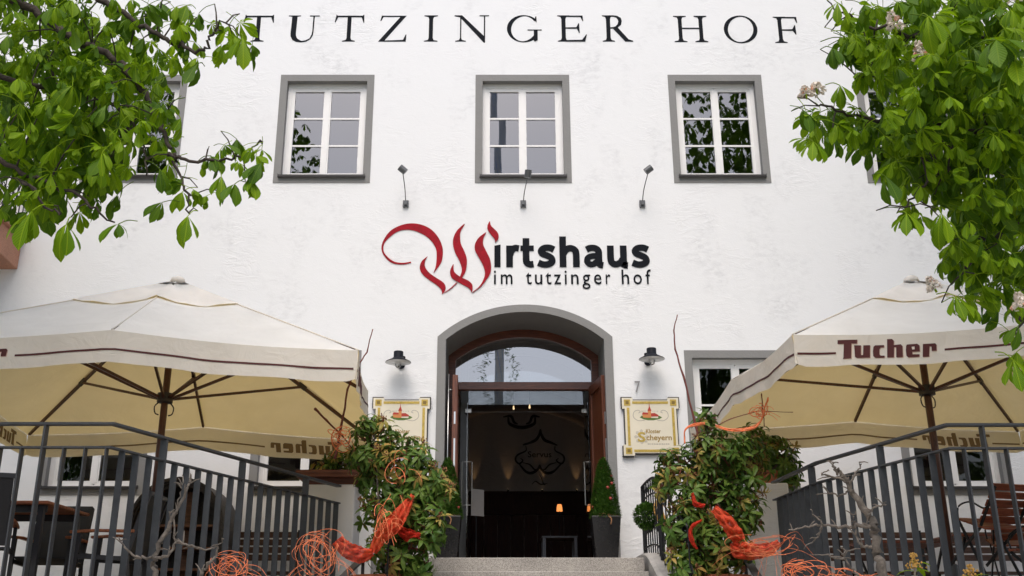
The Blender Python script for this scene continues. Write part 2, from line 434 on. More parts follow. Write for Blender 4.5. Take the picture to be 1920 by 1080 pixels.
# ------------------------------------------------------------------ mesh helpers
def root_of(o):
    while o.parent: o = o.parent
    return o
class MB:
    def __init__(s):
        s.v = []; s.f = []; s.mi = []; s.uv = None; s.cur = 0
    def add(s, vs, fs):
        k = len(s.v)
        s.v += [tuple(p) for p in vs]
        for q in fs:
            s.f.append(tuple(k + i for i in q)); s.mi.append(s.cur)
        return s
    def box(s, x0, x1, y0, y1, z0, z1):
        return s.add([(x0, y0, z0), (x1, y0, z0), (x1, y1, z0), (x0, y1, z0), (x0, y0, z1), (x1, y0, z1), (x1, y1, z1), (x0, y1, z1)],
                     [(0, 3, 2, 1), (4, 5, 6, 7), (0, 1, 5, 4), (1, 2, 6, 5), (2, 3, 7, 6), (3, 0, 4, 7)])
    def obox(s, c, ax, ay, az):
        c, ax, ay, az = map(Vector, (c, ax, ay, az))
        p = [c + i * ax + j * ay + k * az for k in (-1, 1) for (i, j) in ((-1, -1), (1, -1), (1, 1), (-1, 1))]
        return s.add(p, [(0, 3, 2, 1), (4, 5, 6, 7), (0, 1, 5, 4), (1, 2, 6, 5), (2, 3, 7, 6), (3, 0, 4, 7)])
    def beam(s, p, q, wdt, hgt, up=(0, 0, 1)):
        p, q = Vector(p), Vector(q)
        d = (q - p); ln = d.length; d.normalize()
        side = d.cross(Vector(up))
        if side.length < 1e-4: side = d.cross(Vector((1, 0, 0)))
        side.normalize(); u = side.cross(d)
        return s.obox((p + q) / 2, d * ln / 2, side * wdt / 2, u * hgt / 2)
    def path_beam(s, pts, wdt, hgt, up=(0, 0, 1)):
        """mitred rectangular bar along a path"""
        pts = [Vector(p) for p in pts]; n = len(pts); rings = []
        for i, p in enumerate(pts):
            d1 = (pts[i] - pts[i - 1]).normalized() if i > 0 else None
            d2 = (pts[i + 1] - pts[i]).normalized() if i < n - 1 else None
            d = d1 or d2
            if d1 and d2: d = (d1 + d2).normalized()
            side = d.cross(Vector(up)).normalized(); u = side.cross(d)
            k = 1.0
            if d1 and d2: k = 1 / max(0.4, d.dot(d1))
            rings.append([p + side * (a * wdt / 2 * k) + u * (b * hgt / 2) for a, b in ((-1, -1), (1, -1), (1, 1), (-1, 1))])
        vs = [q for r in rings for q in r]; fs = []
        for i in range(n - 1):
            for j in range(4):
                a, b = i * 4 + j, i * 4 + (j + 1) % 4
                fs.append((a, b, b + 4, a + 4))
        fs.append((3, 2, 1, 0)); e = (n - 1) * 4; fs.append((e, e + 1, e + 2, e + 3))
        return s.add(vs, fs)
    def tube(s, pts, r, n=6, cap=True):
        pts = [Vector(p) for p in pts]; m = len(pts)
        if not isinstance(r, (list, tuple)): r = [r] * m
        vs = []; ref = Vector((0.13, 0.3, 1)).normalized()
        for i, p in enumerate(pts):
            d = (pts[min(i + 1, m - 1)] - pts[max(i - 1, 0)])
            d = d.normalized() if d.length > 1e-9 else Vector((0, 0, 1))
            a = d.cross(ref)
            if a.length < 1e-3: a = d.cross(Vector((1, 0, 0)))
            a.normalize(); b = d.cross(a); ref = -a.cross(d) if False else ref
            for k in range(n):
                t = 2 * math.pi * k / n
                vs.append(p + (a * math.cos(t) + b * math.sin(t)) * r[i])
        fs = []
        for i in range(m - 1):
            for k in range(n):
                fs.append((i * n + k, i * n + (k + 1) % n, (i + 1) * n + (k + 1) % n, (i + 1) * n + k))
        if cap:
            fs.append(tuple(reversed(range(n)))); fs.append(tuple(range((m - 1) * n, m * n)))
        return s.add(vs, fs)
    def lathe(s, prof, c=(0, 0, 0), n=20, sq=None):
        vs = []; fs = []
        for (r, z) in prof:
            for k in range(n):
                t = 2 * math.pi * (k + (0.5 if sq else 0)) / n
                vs.append((c[0] + r * math.cos(t), c[1] + r * math.sin(t), c[2] + z))
        for i in range(len(prof) - 1):
            for k in range(n):
                fs.append((i * n + k, i * n + (k + 1) % n, (i + 1) * n + (k + 1) % n, (i + 1) * n + k))
        if prof[0][0] > 1e-5: fs.append(tuple(reversed(range(n))))
        if prof[-1][0] > 1e-5: fs.append(tuple(range((len(prof) - 1) * n, len(prof) * n)))
        return s.add(vs, fs)
    def prism(s, poly, fn, d0, d1):
        """extrude a 2-D outline; fn(u, v, depth) -> point; d1 is the visible face"""
        n = len(poly)
        tris = tessellate_polygon([[Vector((u, v, 0)) for u, v in poly]])
        vs = [fn(u, v, d0) for u, v in poly] + [fn(u, v, d1) for u, v in poly]
        fs = [tuple(n + i for i in t) for t in tris] + [tuple(reversed(t)) for t in tris]
        fs += [(i, (i + 1) % n, n + (i + 1) % n, n + i) for i in range(n)]
        return s.add(vs, fs)
    def strip(s, pairs, fn, d0, d1):
        n = len(pairs); vs = []
        for a, b in pairs:
            vs += [fn(*a, d1), fn(*b, d1), fn(*a, d0), fn(*b, d0)]
        fs = []
        for i in range(n - 1):
            a = 4 * i; b = a + 4
            fs += [(a, a + 1, b + 1, b), (a + 2, b + 2, b + 3, a + 3), (a, b, b + 2, a + 2), (a + 1, a + 3, b + 3, b + 1)]
        fs += [(0, 2, 3, 1), (4 * n - 4, 4 * n - 3, 4 * n - 1, 4 * n - 2)]
        return s.add(vs, fs)
    def mesh(s, name, mats, smooth=False, off=(0, 0, 0), fixn=True):
        me = bpy.data.meshes.new(name)
        ox, oy, oz = off
        me.from_pydata([(x - ox, y - oy, z - oz) for x, y, z in s.v], [], s.f)
        for m in (mats if isinstance(mats, (list, tuple)) else [mats]):
            me.materials.append(m)
        if any(s.mi): me.polygons.foreach_set('material_index', s.mi)
        if s.uv:
            ul = me.uv_layers.new(name='UVMap')
            for lp in me.loops: ul.data[lp.index].uv = s.uv[lp.vertex_index]
        if fixn:
            bm = bmesh.new(); bm.from_mesh(me)
            bmesh.ops.recalc_face_normals(bm, faces=bm.faces); bm.to_mesh(me); bm.free()
        if smooth: me.polygons.foreach_set('use_smooth', [True] * len(me.polygons))
        me.update()
        return me
    def build(s, name, mats, parent=None, smooth=False, fixn=True, bevel=0.0):
        off = tuple(root_of(parent).location) if parent else (0, 0, 0)
        if parent and root_of(parent).type == 'MESH' and root_of(parent).get('_own'): off = (0, 0, 0)
        me = s.mesh(name, mats, smooth, off, fixn)
        o = bpy.data.objects.new(name, me); COL.objects.link(o)
        if parent: o.parent = parent
        if bevel:
            b = o.modifiers.new('bevel', 'BEVEL'); b.width = bevel; b.segments = 2; b.limit_method = 'ANGLE'
        return o
def tag(o, label=None, cat=None, group=None, kind=None):
    if label: o['label'] = label
    if cat: o['category'] = cat
    if group: o['group'] = group
    if kind: o['kind'] = kind
    return o
def thing(name, loc, label, cat, group=None):
    o = bpy.data.objects.new(name, None); COL.objects.link(o); o.location = loc
    o.empty_display_size = 0.2
    return tag(o, label, cat, group)
def obj(name, me, parent=None, loc=(0, 0, 0), rot=(0, 0, 0), sc=(1, 1, 1)):
    o = bpy.data.objects.new(name, me); COL.objects.link(o)
    if parent: o.parent = parent
    o.location = loc; o.rotation_euler = rot; o.scale = sc if not isinstance(sc, (int, float)) else (sc, sc, sc)
    return o
def copy_tree(o, parent=None):
    c = o.copy(); COL.objects.link(c); c.parent = parent
    for ch in list(o.children): copy_tree(ch, c)
    return c
def crom(pts, n=6):
    """Catmull-Rom smoothing of a polyline of tuples"""
    P = [Vector(p) for p in pts]; P = [P[0] * 2 - P[1]] + P + [P[-1] * 2 - P[-2]]
    out = []
    for i in range(1, len(P) - 2):
        a, b, c, d = P[i - 1], P[i], P[i + 1], P[i + 2]
        for k in range(n):
            t = k / n
            out.append(0.5 * ((2 * b) + (c - a) * t + (2 * a - 5 * b + 4 * c - d) * t * t + (3 * b - a - 3 * c + d) * t ** 3))
    out.append(P[-2])
    return out
def arc(cx, cy, rx, ry, a0, a1, n=16):
    return [(cx + rx * math.cos(R(a0 + (a1 - a0) * i / n)), cy + ry * math.sin(R(a0 + (a1 - a0) * i / n))) for i in range(n + 1)]
def wallfn(u, v, dpt):            # facade-plane mapping: metres along the wall, height, proud distance
    return (u, DF - dpt, v)
_tcache = {}
def text_polys(txt, bold=0.0, space=1.0, shear=0.0):
    """built-in font as triangles in 2-D, normalised to its bounding box"""
    cu = bpy.data.curves.new('t', 'FONT'); cu.body = txt; cu.offset = bold; cu.space_character = space; cu.shear = shear
    cu.resolution_u = 3; cu.fill_mode = 'FRONT'
    o = bpy.data.objects.new('t', cu); COL.objects.link(o)
    dg = bpy.context.evaluated_depsgraph_get(); dg.update()
    me = bpy.data.meshes.new_from_object(o.evaluated_get(dg))
    vs = [(v.co.x, v.co.y) for v in me.vertices]; fs = [tuple(p.vertices) for p in me.polygons]
    bpy.data.objects.remove(o); bpy.data.curves.remove(cu); bpy.data.meshes.remove(me)
    return vs, fs
def text_mb(txt, fn, x0, x1, z0, z1, d, bold=0.0, space=1.0, shear=0.0, y_ref=None):
    """fit text between x0..x1; z0 is the baseline and z1 the height of capitals (or y_ref units)"""
    vs, fs = text_polys(txt, bold, space, shear)
    lo = min(p[0] for p in vs); hi = max(p[0] for p in vs)
    yr = y_ref if y_ref else max(p[1] for p in vs)
    mb = MB()
    mb.add([fn(x0 + (p[0] - lo) / (hi - lo) * (x1 - x0), z0 + p[1] / yr * (z1 - z0), d) for p in vs], fs)
    return mb

# ================================================================== SETTING
TER = 1.93            # terrace level
RZ = 3.20             # top of the terrace railings
LAND = 2.43           # door landing level
DC = 0.405            # door axis
def structure(mb, name, m, parent=None, **k):
    o = mb.build(name, m, parent, **k)
    return tag(o, kind='structure') if parent is None else o
g = MB(); g.add([(-900, -900, 0), (900, -900, 0), (900, 900, 0), (-900, 900, 0)], [(0, 1, 2, 3)])
structure(g, 'ground', M['asphalt'], fixn=False)
# raised terraces left and right of the stair, with a plastered retaining wall
RLC = atz(212, 795, RZ); RLE = atz(636, 912, RZ)
RRS = atz(1450, 905, RZ); RRM = atz(1532, 868, RZ); RRC = atz(1775, 797, RZ)
def slab(name, outline, z0, z1, m):
    mb = MB(); mb.prism(outline, lambda u, v, d: (u, v, d), z0, z1)
    return structure(mb, name, m)
LT = [(-14, RLC.y - .06), (RLC.x + .03, RLC.y - .06), (RLE.x + .05, RLE.y), (RLE.x + .05, DF - .002), (-14, DF - .002)]
RT = [(14, RRC.y - .06), (RRC.x - .03, RRC.y - .06), (RRM.x - .05, RRM.y), (RRS.x - .05, RRS.y), (RRS.x - .05, DF - .002), (14, DF - .002)]
slab('terrace_retaining_wall', LT, 0.003, TER - .06, M['wall2'])
slab('terrace_paving', LT, TER - .06, TER, M['pavers'])
slab('terrace_retaining_wall', RT, 0.003, TER - .06, M['wall2'])
slab('terrace_paving', RT, TER - .06, TER, M['pavers'])
# the stair: granite steps, landing, planted side blocks
st = structure(MB().box(-0.72, 1.56, 11.22, DF - .004, 0.004, LAND - .15), 'stairs', M['concrete'])
def step_mb(y0, y1, z1, h, x0=-0.74, x1=1.58):
    return MB().box(x0, x1, y0, y1, z1 - h, z1)
LE = 11.2
for i in range(15):
    zt = LAND - i * 0.16
    y1 = LE + .28 if i else DF - .006
    y0 = LE - 0.30 * i if i else LE
    o = step_mb(y0 - 0.02, LE - 0.30 * (i - 1) - .003 if i else y1, zt, 0.157).build('step', M['granite'], st, bevel=0.008)
for sx in (-1, 1):
    c = DC
    xs = sorted((c + sx * 1.18, c + sx * 2.15)) if sx > 0 else sorted((c - 1.18, c - 2.05))
    structure(MB().box(xs[0], xs[1], 8.6, DF - .006, 0.005, 1.80), 'planting_bed_wall', M['wall2'])
    structure(MB().box(xs[0] + .06, xs[1] - .06, 8.68, DF - .2, 1.70, 1.83), 'planting_bed', M['soil'])

# ================================================================== THE INN
inn = thing('inn_building', (DC, DF, 0), 'white plastered inn with grey window surrounds and arched entrance', 'building')
ZU0, ZU1, ZL0, ZL1 = 7.985, 9.805, 3.42, 5.42
WIN = [(-6.16, ZU0, ZU1), (-3.30, ZU0, ZU1), (-0.313, ZU0, ZU1), (2.635, ZU0, ZU1), (5.50, ZU0, ZU1),
       (-6.14, ZL0, ZL1), (-3.31, ZL0, ZL1), (2.62, ZL0, ZL1), (5.47, ZL0, ZL1), (8.3, ZU0, ZU1), (8.3, ZL0, ZL1), (-9.0, ZL0, ZL1)]
WW = 1.435; BAND = 0.108
ARX0, ARX1, ARZ, ARA = -0.70, 1.51, 5.575, 5.98
HC = (ARX1 - ARX0) / 2; SAG = ARA - ARZ; RAD = (HC * HC + SAG * SAG) / (2 * SAG)
def archz(x, off=0.0):
    r = RAD + off
    return ARA - RAD + math.sqrt(max(0, r * r - (x - DC) ** 2))
holes = [(x + BAND, x + WW - BAND, z0 + BAND, z1 - BAND) for x, z0, z1 in WIN] + [(ARX0, ARX1, LAND, ARZ)]
XA, XB, ZA, ZB = -13.0, 13.0, 0.0, 15.0
ATOP = 6.3
xs = sorted({XA, XB} | {v for h in holes for v in h[:2]})
zs = sorted({ZA, ZB, ATOP} | {v for h in holes for v in h[2:]})
wl = MB()
for i in range(len(xs) - 1):
    for j in range(len(zs) - 1):
        cx, cz = (xs[i] + xs[i + 1]) / 2, (zs[j] + zs[j + 1]) / 2
        if any(h[0] < cx < h[1] and h[2] < cz < h[3] for h in holes): continue
        if ARX0 < cx < ARX1 and ARZ < cz < ATOP: continue
        wl.add([(xs[i], DF, zs[j]), (xs[i + 1], DF, zs[j]), (xs[i + 1], DF, zs[j + 1]), (xs[i], DF, zs[j + 1])], [(0, 1, 2, 3)])
NA = 32
for i in range(NA):
    a = ARX0 + (ARX1 - ARX0) * i / NA; b = ARX0 + (ARX1 - ARX0) * (i + 1) / NA
    wl.add([(a, DF, archz(a)), (b, DF, archz(b)), (b, DF, ATOP), (a, DF, ATOP)], [(0, 1, 2, 3)])
# side and rear walls
wl.add([(XA, DF, 0), (XA, DF + 11, 0), (XA, DF + 11, ZB), (XA, DF, ZB)], [(0, 1, 2, 3)])
wl.add([(XB, DF, 0), (XB, DF, ZB), (XB, DF + 11, ZB), (XB, DF + 11, 0)], [(0, 1, 2, 3)])
wl.add([(XA, DF + 11, 0), (XB, DF + 11, 0), (XB, DF + 11, ZB), (XA, DF + 11, ZB)], [(0, 1, 2, 3)])
wl.build('wall', M['wall'], inn, fixn=False)
rf = MB()
rf.add([(XA - .5, DF - .55, ZB - .02), (XB + .5, DF - .55, ZB - .02), (XB + .5, DF + 11.5, ZB - .02), (XA - .5, DF + 11.5, ZB - .02), (XA + 2, DF + 5.5, ZB + 5), (XB - 2, DF + 5.5, ZB + 5)],
       [(0, 1, 5, 4), (1, 2, 5), (2, 3, 4, 5), (3, 0, 4), (3, 2, 1, 0)])
rf.build('roof', M['roof'], inn)
# plinth band beside the door
for a, b in ((ARX1 + .121, RRS.x - .1), (RLE.x + .1, ARX0 - .121)):
    MB().box(a, b, DF - .015, DF - .001, LAND - .1, LAND + .16).build('plinth', M['plinth'], inn)

def make_window(x, z0, z1, k):
    x1 = x + WW; rv = 0.125
    yf = DF + rv
    ix0, ix1, iz0, iz1 = x + BAND, x1 - BAND, z0 + BAND, z1 - BAND
    fr = MB()      # fixed white frame
    t = 0.058
    fr.box(ix0, ix0 + t, yf - .03, yf + .05, iz0, iz1).box(ix1 - t, ix1, yf - .03, yf + .05, iz0, iz1)
    fr.box(ix0 + t, ix1 - t, yf - .03, yf + .05, iz1 - t * 1.25, iz1).box(ix0 + t, ix1 - t, yf - .03, yf + .05, iz0, iz0 + t * .7)
    wn = fr.build('window', M['wframe'], inn)
    # painted surround, a hair proud of the plaster, returning into the reveal
    su = MB(); p = DF - .009
    o = [(x, z0), (x1, z0), (x1, z1), (x, z1)]; q = [(ix0, iz0), (ix1, iz0), (ix1, iz1), (ix0, iz1)]
    for i in range(4):
        j = (i + 1) % 4
        su.add([(o[i][0], p, o[i][1]), (o[j][0], p, o[j][1]), (q[j][0], p, q[j][1]), (q[i][0], p, q[i][1])], [(0, 1, 2, 3)])
        su.add([(q[i][0], p, q[i][1]), (q[j][0], p, q[j][1]), (q[j][0], yf + .06, q[j][1]), (q[i][0], yf + .06, q[i][1])], [(0, 1, 2, 3)])
        su.add([(o[i][0], p, o[i][1]), (o[i][0], DF + .001, o[i][1]), (o[j][0], DF + .001, o[j][1]), (o[j][0], p, o[j][1])], [(0, 1, 2, 3)])
    su.build('surround', M['trim'], wn, fixn=False)
    si = MB(); si.prism([(yf - .02, iz0 + .028), (DF - .055, iz0 + .006), (DF - .055, iz0 - .028), (DF - .047, iz0 - .028), (DF - .047, iz0 - .002), (yf - .02, iz0 + .02)], lambda u, v, d: (d, u, v), ix0 - .03, ix1 + .03)
    si.box(ix0 - .035, ix0 - .03, DF - .058, DF - .003, iz0 - .03, iz0 + .02).box(ix1 + .03, ix1 + .035, DF - .058, DF - .003, iz0 - .03, iz0 + .02)
    si.build('sill', M['sill'], wn)
    mid = (ix0 + ix1) / 2
    for sa, sb in ((ix0 + t, mid - .004), (mid + .004, ix1 - t)):
        s_ = MB(); b = .053; ys = yf - .018
        za, zb = iz0 + t * .7, iz1 - t * 1.25
        s_.box(sa, sa + b, ys, ys + .05, za, zb).box(sb - b, sb, ys, ys + .05, za, zb)
        s_.box(sa + b, sb - b, ys, ys + .05, zb - b, zb).box(sa + b, sb - b, ys, ys + .05, za, za + b * 1.1)
        s_.build('sash', M['wframe'], wn)
        ga, gb = za + b * 1.1, zb - b
        hh = (gb - ga) / 3
        for r in range(3):
            pa = ga + r * hh
            if r: MB().box(sa + b, sb - b, ys + .008, ys + .038, pa - .0135, pa + .0135).build('glazing_bar', M['wframe'], wn)
            tl = random.uniform(-.0012, .0012)
            pn = MB(); lo = pa + (.011 if r else 0); hi = pa + hh - (.011 if r < 2 else 0)
            pn.add([(sa + b, ys + .022 + tl, lo), (sb - b, ys + .022 - tl, lo), (sb - b, ys + .022 - tl, hi), (sa + b, ys + .022 + tl, hi)], [(0, 1, 2, 3)])
            pn.build('pane', M['pane'] if z0 > 6 else M['pane_low'], wn, fixn=False)
    MB().box(mid - .036, mid + .036, yf - .026, yf - .0185, iz0 + t * .7 + .02, iz1 - t * 1.25 - .02).build('meeting_strip', M['wframe'], wn)
    MB().box(mid - .02, mid + .02, yf - .033, yf - .03, iz0 + t * .3, iz0 + t * .45).build('drip_slot', M['sill'], wn)
for k, (x, z0, z1) in enumerate(WIN): make_window(x, z0, z1, k)

# rooms behind the windows
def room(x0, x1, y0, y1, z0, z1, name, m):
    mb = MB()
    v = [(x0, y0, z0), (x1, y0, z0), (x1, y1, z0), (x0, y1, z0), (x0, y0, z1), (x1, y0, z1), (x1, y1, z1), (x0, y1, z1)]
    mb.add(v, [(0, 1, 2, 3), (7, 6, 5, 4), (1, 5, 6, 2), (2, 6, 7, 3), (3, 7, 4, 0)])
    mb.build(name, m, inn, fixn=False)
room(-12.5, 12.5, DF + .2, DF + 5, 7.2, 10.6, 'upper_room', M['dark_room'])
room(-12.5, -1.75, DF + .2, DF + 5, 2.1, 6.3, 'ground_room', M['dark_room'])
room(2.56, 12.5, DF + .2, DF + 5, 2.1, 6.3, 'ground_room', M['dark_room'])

# ---- entrance arch
FY = 14.55                                    # plane of the wooden frame
ar = MB(); TB = 0.118
def arch_pts(off, x0, x1, n=NA):
    return [(x0 + (x1 - x0) * i / n, archz(x0 + (x1 - x0) * i / n, off)) for i in range(n + 1)]
ins = [(ARX0, LAND)] + arch_pts(0, ARX0, ARX1) + [(ARX1, LAND)]
outs = [(ARX0 - TB, LAND)] + arch_pts(TB - .01, ARX0 - TB, ARX1 + TB) + [(ARX1 + TB, LAND)]
p = DF - .02
for i in range(len(ins) - 1):
    a, b, c, d_ = outs[i], outs[i + 1], ins[i + 1], ins[i]
    ar.add([(a[0], p, a[1]), (b[0], p, b[1]), (c[0], p, c[1]), (d_[0], p, d_[1])], [(0, 1, 2, 3)])
    ar.add([(d_[0], p, d_[1]), (c[0], p, c[1]), (c[0], FY + .12, c[1]), (d_[0], FY + .12, d_[1])], [(0, 1, 2, 3)])
    ar.add([(a[0], p, a[1]), (a[0], DF + .002, a[1]), (b[0], DF + .002, b[1]), (b[0], p, b[1])], [(0, 1, 2, 3)])
ar.build('archway', M['trim'], inn, fixn=False)
# wooden arched frame with transom and fanlight
JW = 0.105
fin = [(ARX0 + JW, LAND)] + arch_pts(-.118, ARX0 + JW, ARX1 - JW) + [(ARX1 - JW, LAND)]
fw = MB()
for i in range(len(ins) - 1):
    a, b, c, d_ = ins[i], ins[i + 1], fin[i + 1], fin[i]
    for y, o in ((FY, 0), (FY + .09, 1)):
        fw.add([(a[0], y, a[1]), (b[0], y, b[1]), (c[0], y, c[1]), (d_[0], y, d_[1])], [(0, 1, 2, 3)])
    fw.add([(d_[0], FY, d_[1]), (c[0], FY, c[1]), (c[0], FY + .09, c[1]), (d_[0], FY + .09, d_[1])], [(0, 1, 2, 3)])
dfm = fw.build('door_frame', M['doorwood_h'], inn, fixn=False)
TZ1, TZ0 = 5.175, 5.06
MB().box(ARX0 + JW + .002, ARX1 - JW - .002, FY - .015, FY + .1, TZ0, TZ1).build('transom', M['doorwood_h'], dfm, bevel=.006)
fl = MB()
pts = arch_pts(-.118, ARX0 + JW, ARX1 - JW)
for i in range(len(pts) - 1):
    a, b = pts[i], pts[i + 1]
    fl.add([(a[0], FY + .05, TZ1 - .005), (b[0], FY + .05, TZ1 - .005), (b[0], FY + .05, b[1] + .01), (a[0], FY + .05, a[1] + .01)], [(0, 1, 2, 3)])
fl.build('fanlight', M['fpane'], dfm, fixn=False)
# wooden leaves folded back against the reveal
def door_leaf(hx, hy, ex, ey, th, z0, z1, sgn):
    """leaf from hinge (hx, hy) to free edge (ex, ey)"""
    d = Vector((ex - hx, ey - hy, 0)); n = Vector((-d.y, d.x, 0)).normalized() * sgn
    A = Vector((hx, hy, 0)); mb = MB()
    def blk(t0, t1, o0, o1, za, zb, m=mb):
        c = A + d * ((t0 + t1) / 2) + n * ((o0 + o1) / 2); c.z = (za + zb) / 2
        m.obox(c, d * (t1 - t0) / 2, n * (o1 - o0) / 2, Vector((0, 0, (zb - za) / 2))); return m
    s_ = .14
    blk(0, s_, 0, th, z0, z1); blk(1 - s_, 1, 0, th, z0, z1)
    blk(s_, 1 - s_, 0, th, z1 - .14, z1); blk(s_, 1 - s_, 0, th, z0, z0 + .26); blk(s_, 1 - s_, 0, th, z0 + .95, z0 + 1.08)
    lf = mb.build('door_leaf', M['doorwood'], inn, bevel=.004)
    blk(s_, 1 - s_, .02, th - .02, z0 + .26, z0 + .95, MB()).build('panel', M['doorwood'], lf)
    blk(s_, 1 - s_, .02, th - .02, z0 + 1.08, z1 - .14, MB()).build('panel', M['doorwood'], lf)
    # rebate seal and lock plates on the free edge
    sl = MB(); c = A + d * 1.002 + n * (th * .5); 
    for za, zb in ((z0 + .55, z0 + 1.0), (z0 + 1.35, z0 + 1.75), (z0 + 1.95, z0 + 2.12)):
        q = c.copy(); q.z = (za + zb) / 2
        sl.obox(q, d.normalized() * .003, n.normalized() * .011, Vector((0, 0, (zb - za) / 2)))
    sl.build('lock_plate', M['steel'], lf)
    hb = MB(); c = A + d * .93 + n * (th + .055)
    hb.tube([(c.x, c.y, z0 + .35), (c.x, c.y, z1 + .02)], .012, 10)
    for z in (z0 + .5, z1 - .2):
        q = A + d * .93 + n * th
        hb.tube([(q.x, q.y, z), (c.x, c.y, z)], .009, 8)
    hb.build('pull_bar', M['steel'], lf, smooth=True)
    return lf
door_leaf(-0.542, 14.53, -0.530, 13.78, .075, LAND + .02, 5.09, -1)
door_leaf(1.352, 14.53, 1.462, 13.78, .075, LAND + .02, 5.09, 1)
# inner glass screen
GY = 15.35
gl0, gl1 = at(862, 900, GY).x, at(877, 900, GY).x
gr0, gr1 = at(1099, 900, GY).x, at(1113, 900, GY).x
GZ = at(900, 773, GY).z
for a, b in ((gl0, gl1), (gr0, gr1)):
    MB().box(a, b, GY - .03, GY + .03, LAND, 6.2).build('screen_post', M['greymetal'], inn, bevel=.004)
gp = MB(); gp.add([(gl1, GY, GZ), (gr0, GY, GZ), (gr0, GY, 6.2), (gl1, GY, 6.2)], [(0, 1, 2, 3)])
gp.build('screen_transom_pane', M['fpane'], inn, fixn=False)
for sgn, px_ in ((-1, gl1), (1, gr0)):
    lf = MB().box(px_ - .005 - sgn * .005, px_ + .005 - sgn * .005, GY - .72, GY - .035, LAND + .01, GZ - .01).build('glass_leaf', M['dpane'], inn)
    ht = MB(); hc = px_ - .005 * sgn
    zt, zb = at(870, 866, GY - .66).z, at(870, 947, GY - .66).z
    for sd in (-1, 1):
        ht.tube([(hc + sd * .006, GY - .66, zt), (hc + sd * .072, GY - .66, zt), (hc + sd * .072, GY - .66, zb), (hc + sd * .006, GY - .66, zb)], .009, 8)
    ht.build('pull_handle', M['steel'], lf)
    pf = MB().box(px_ - .05, px_ + .05, GY - .1, GY - .036, GZ - .03, GZ + .035)
    pf.build('patch_fitting', M['steel'], lf, bevel=.006)

# ---- the hall inside
HX0, HX1, HY1, HF = -1.55, 2.38, 20.3, LAND - .02
HS, HR = 4.75, 6.0                      # vault springing and crown
hl = MB()
hm = (HX0 + HX1) / 2; hw = (HX1 - HX0) / 2
prof = [(HX0, HF)] + [(hm - hw * math.cos(math.pi * i / 24), HS + (HR - HS) * math.sin(math.pi * i / 24)) for i in range(25)] + [(HX1, HF)]
Y0 = FY + .12
for i in range(len(prof) - 1):
    a, b = prof[i], prof[i + 1]
    hl.add([(a[0], Y0, a[1]), (b[0], Y0, b[1]), (b[0], HY1, b[1]), (a[0], HY1, a[1])], [(0, 1, 2, 3)])
hl.add([(x, HY1, z) for x, z in prof], [tuple(range(len(prof)))])
# front wall of the hall round the arch
for a, b in ((HX0, ARX0), (ARX1, HX1)):
    hl.add([(a, Y0, HF), (b, Y0, HF), (b, Y0, 6.3), (a, Y0, 6.3)], [(0, 1, 2, 3)])
for i in range(NA):
    a = ARX0 + (ARX1 - ARX0) * i / NA; b = ARX0 + (ARX1 - ARX0) * (i + 1) / NA
    hl.add([(a, Y0, archz(a)), (b, Y0, archz(b)), (b, Y0, 6.4), (a, Y0, 6.4)], [(0, 1, 2, 3)])
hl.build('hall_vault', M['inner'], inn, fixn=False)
# a rib arch across the vault
rb = MB()
for i in range(1, len(prof) - 2):
    a, b = prof[i], prof[i + 1]
    def inn_(q): return (hm + (q[0] - hm) * .86, HS + (q[1] - HS) * .86 if q[1] > HS else q[1])
    c, d_ = inn_(b), inn_(a)
    rb.add([(a[0], 18.6, a[1]), (b[0], 18.6, b[1]), (c[0], 18.6, c[1]), (d_[0], 18.6, d_[1])], [(0, 1, 2, 3)])
    rb.add([(d_[0], 18.6, d_[1]), (c[0], 18.6, c[1]), (c[0], 19.0, c[1]), (d_[0], 19.0, d_[1])], [(0, 1, 2, 3)])
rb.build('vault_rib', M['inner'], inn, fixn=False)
fl_ = MB(); fl_.add([(HX0, FY - .02, HF + .006), (HX1, FY - .02, HF + .006), (HX1, HY1, HF + .006), (HX0, HY1, HF + .006)], [(0, 1, 2, 3)])
fl_.build('hall_floor', M['oakfloor'], inn, fixn=False)
wz = at(950, 922, HY1 - .1).z
n = 15
for i in range(n):
    a = HX0 + .02 + (HX1 - HX0 - .04) * i / n; b = HX0 + .02 + (HX1 - HX0 - .04) * (i + 1) / n
    MB().box(a + .004, b - .004, HY1 - .05 - random.uniform(0, .008), HY1 - .01, HF + .01, wz - .45).build('wainscot_plank', M['wains'], inn)
MB().box(HX0 + .02, HX1 - .02, HY1 - .09, HY1 - .01, wz - .44, wz - .03).build('wainscot_rail', M['wains'], inn)
MB().box(HX0 + .02, HX1 - .02, HY1 - .16, HY1 - .005, wz - .03, wz).build('wainscot_ledge', M['wains'], inn)
# painted cartouche with greeting on the rear wall
def hp(x, y): q = at(x, y, HY1 - .012); return (q.x, q.z)
def hfn(u, v, d): return (u, HY1 - .008 - d, v)
ZS = 260 / 1404.0
def hz(zx, zy): return hp(860 + zx * ZS, 760 + zy * 200 / 1080.0)
ct = MB()
def inkline(pts, wd, mb=ct, n=5, dz=0.002):
    P = crom([(*hz(*p), 0) for p in pts], n); pr = []
    m_ = len(P)
    for i, q in enumerate(P):
        d = (P[min(i + 1, m_ - 1)] - P[max(i - 1, 0)]).normalized(); nn = Vector((-d.y, d.x, 0))
        w_ = wd * (.35 + .65 * math.sin(math.pi * (i + .5) / m_))
        pr.append(((q.x + nn.x * w_, q.y + nn.y * w_), (q.x - nn.x * w_, q.y - nn.y * w_)))
    mb.strip(pr, hfn, 0, dz)
inkline([(830, 240), (835, 290), (870, 350), (930, 375), (1000, 405)], .03)
inkline([(828, 240), (815, 300), (780, 350), (720, 380), (650, 400)], .03, dz=.003)
inkline([(680, 410), (680, 460), (600, 500), (575, 550), (610, 590), (650, 560), (625, 535)], .018, dz=.004)
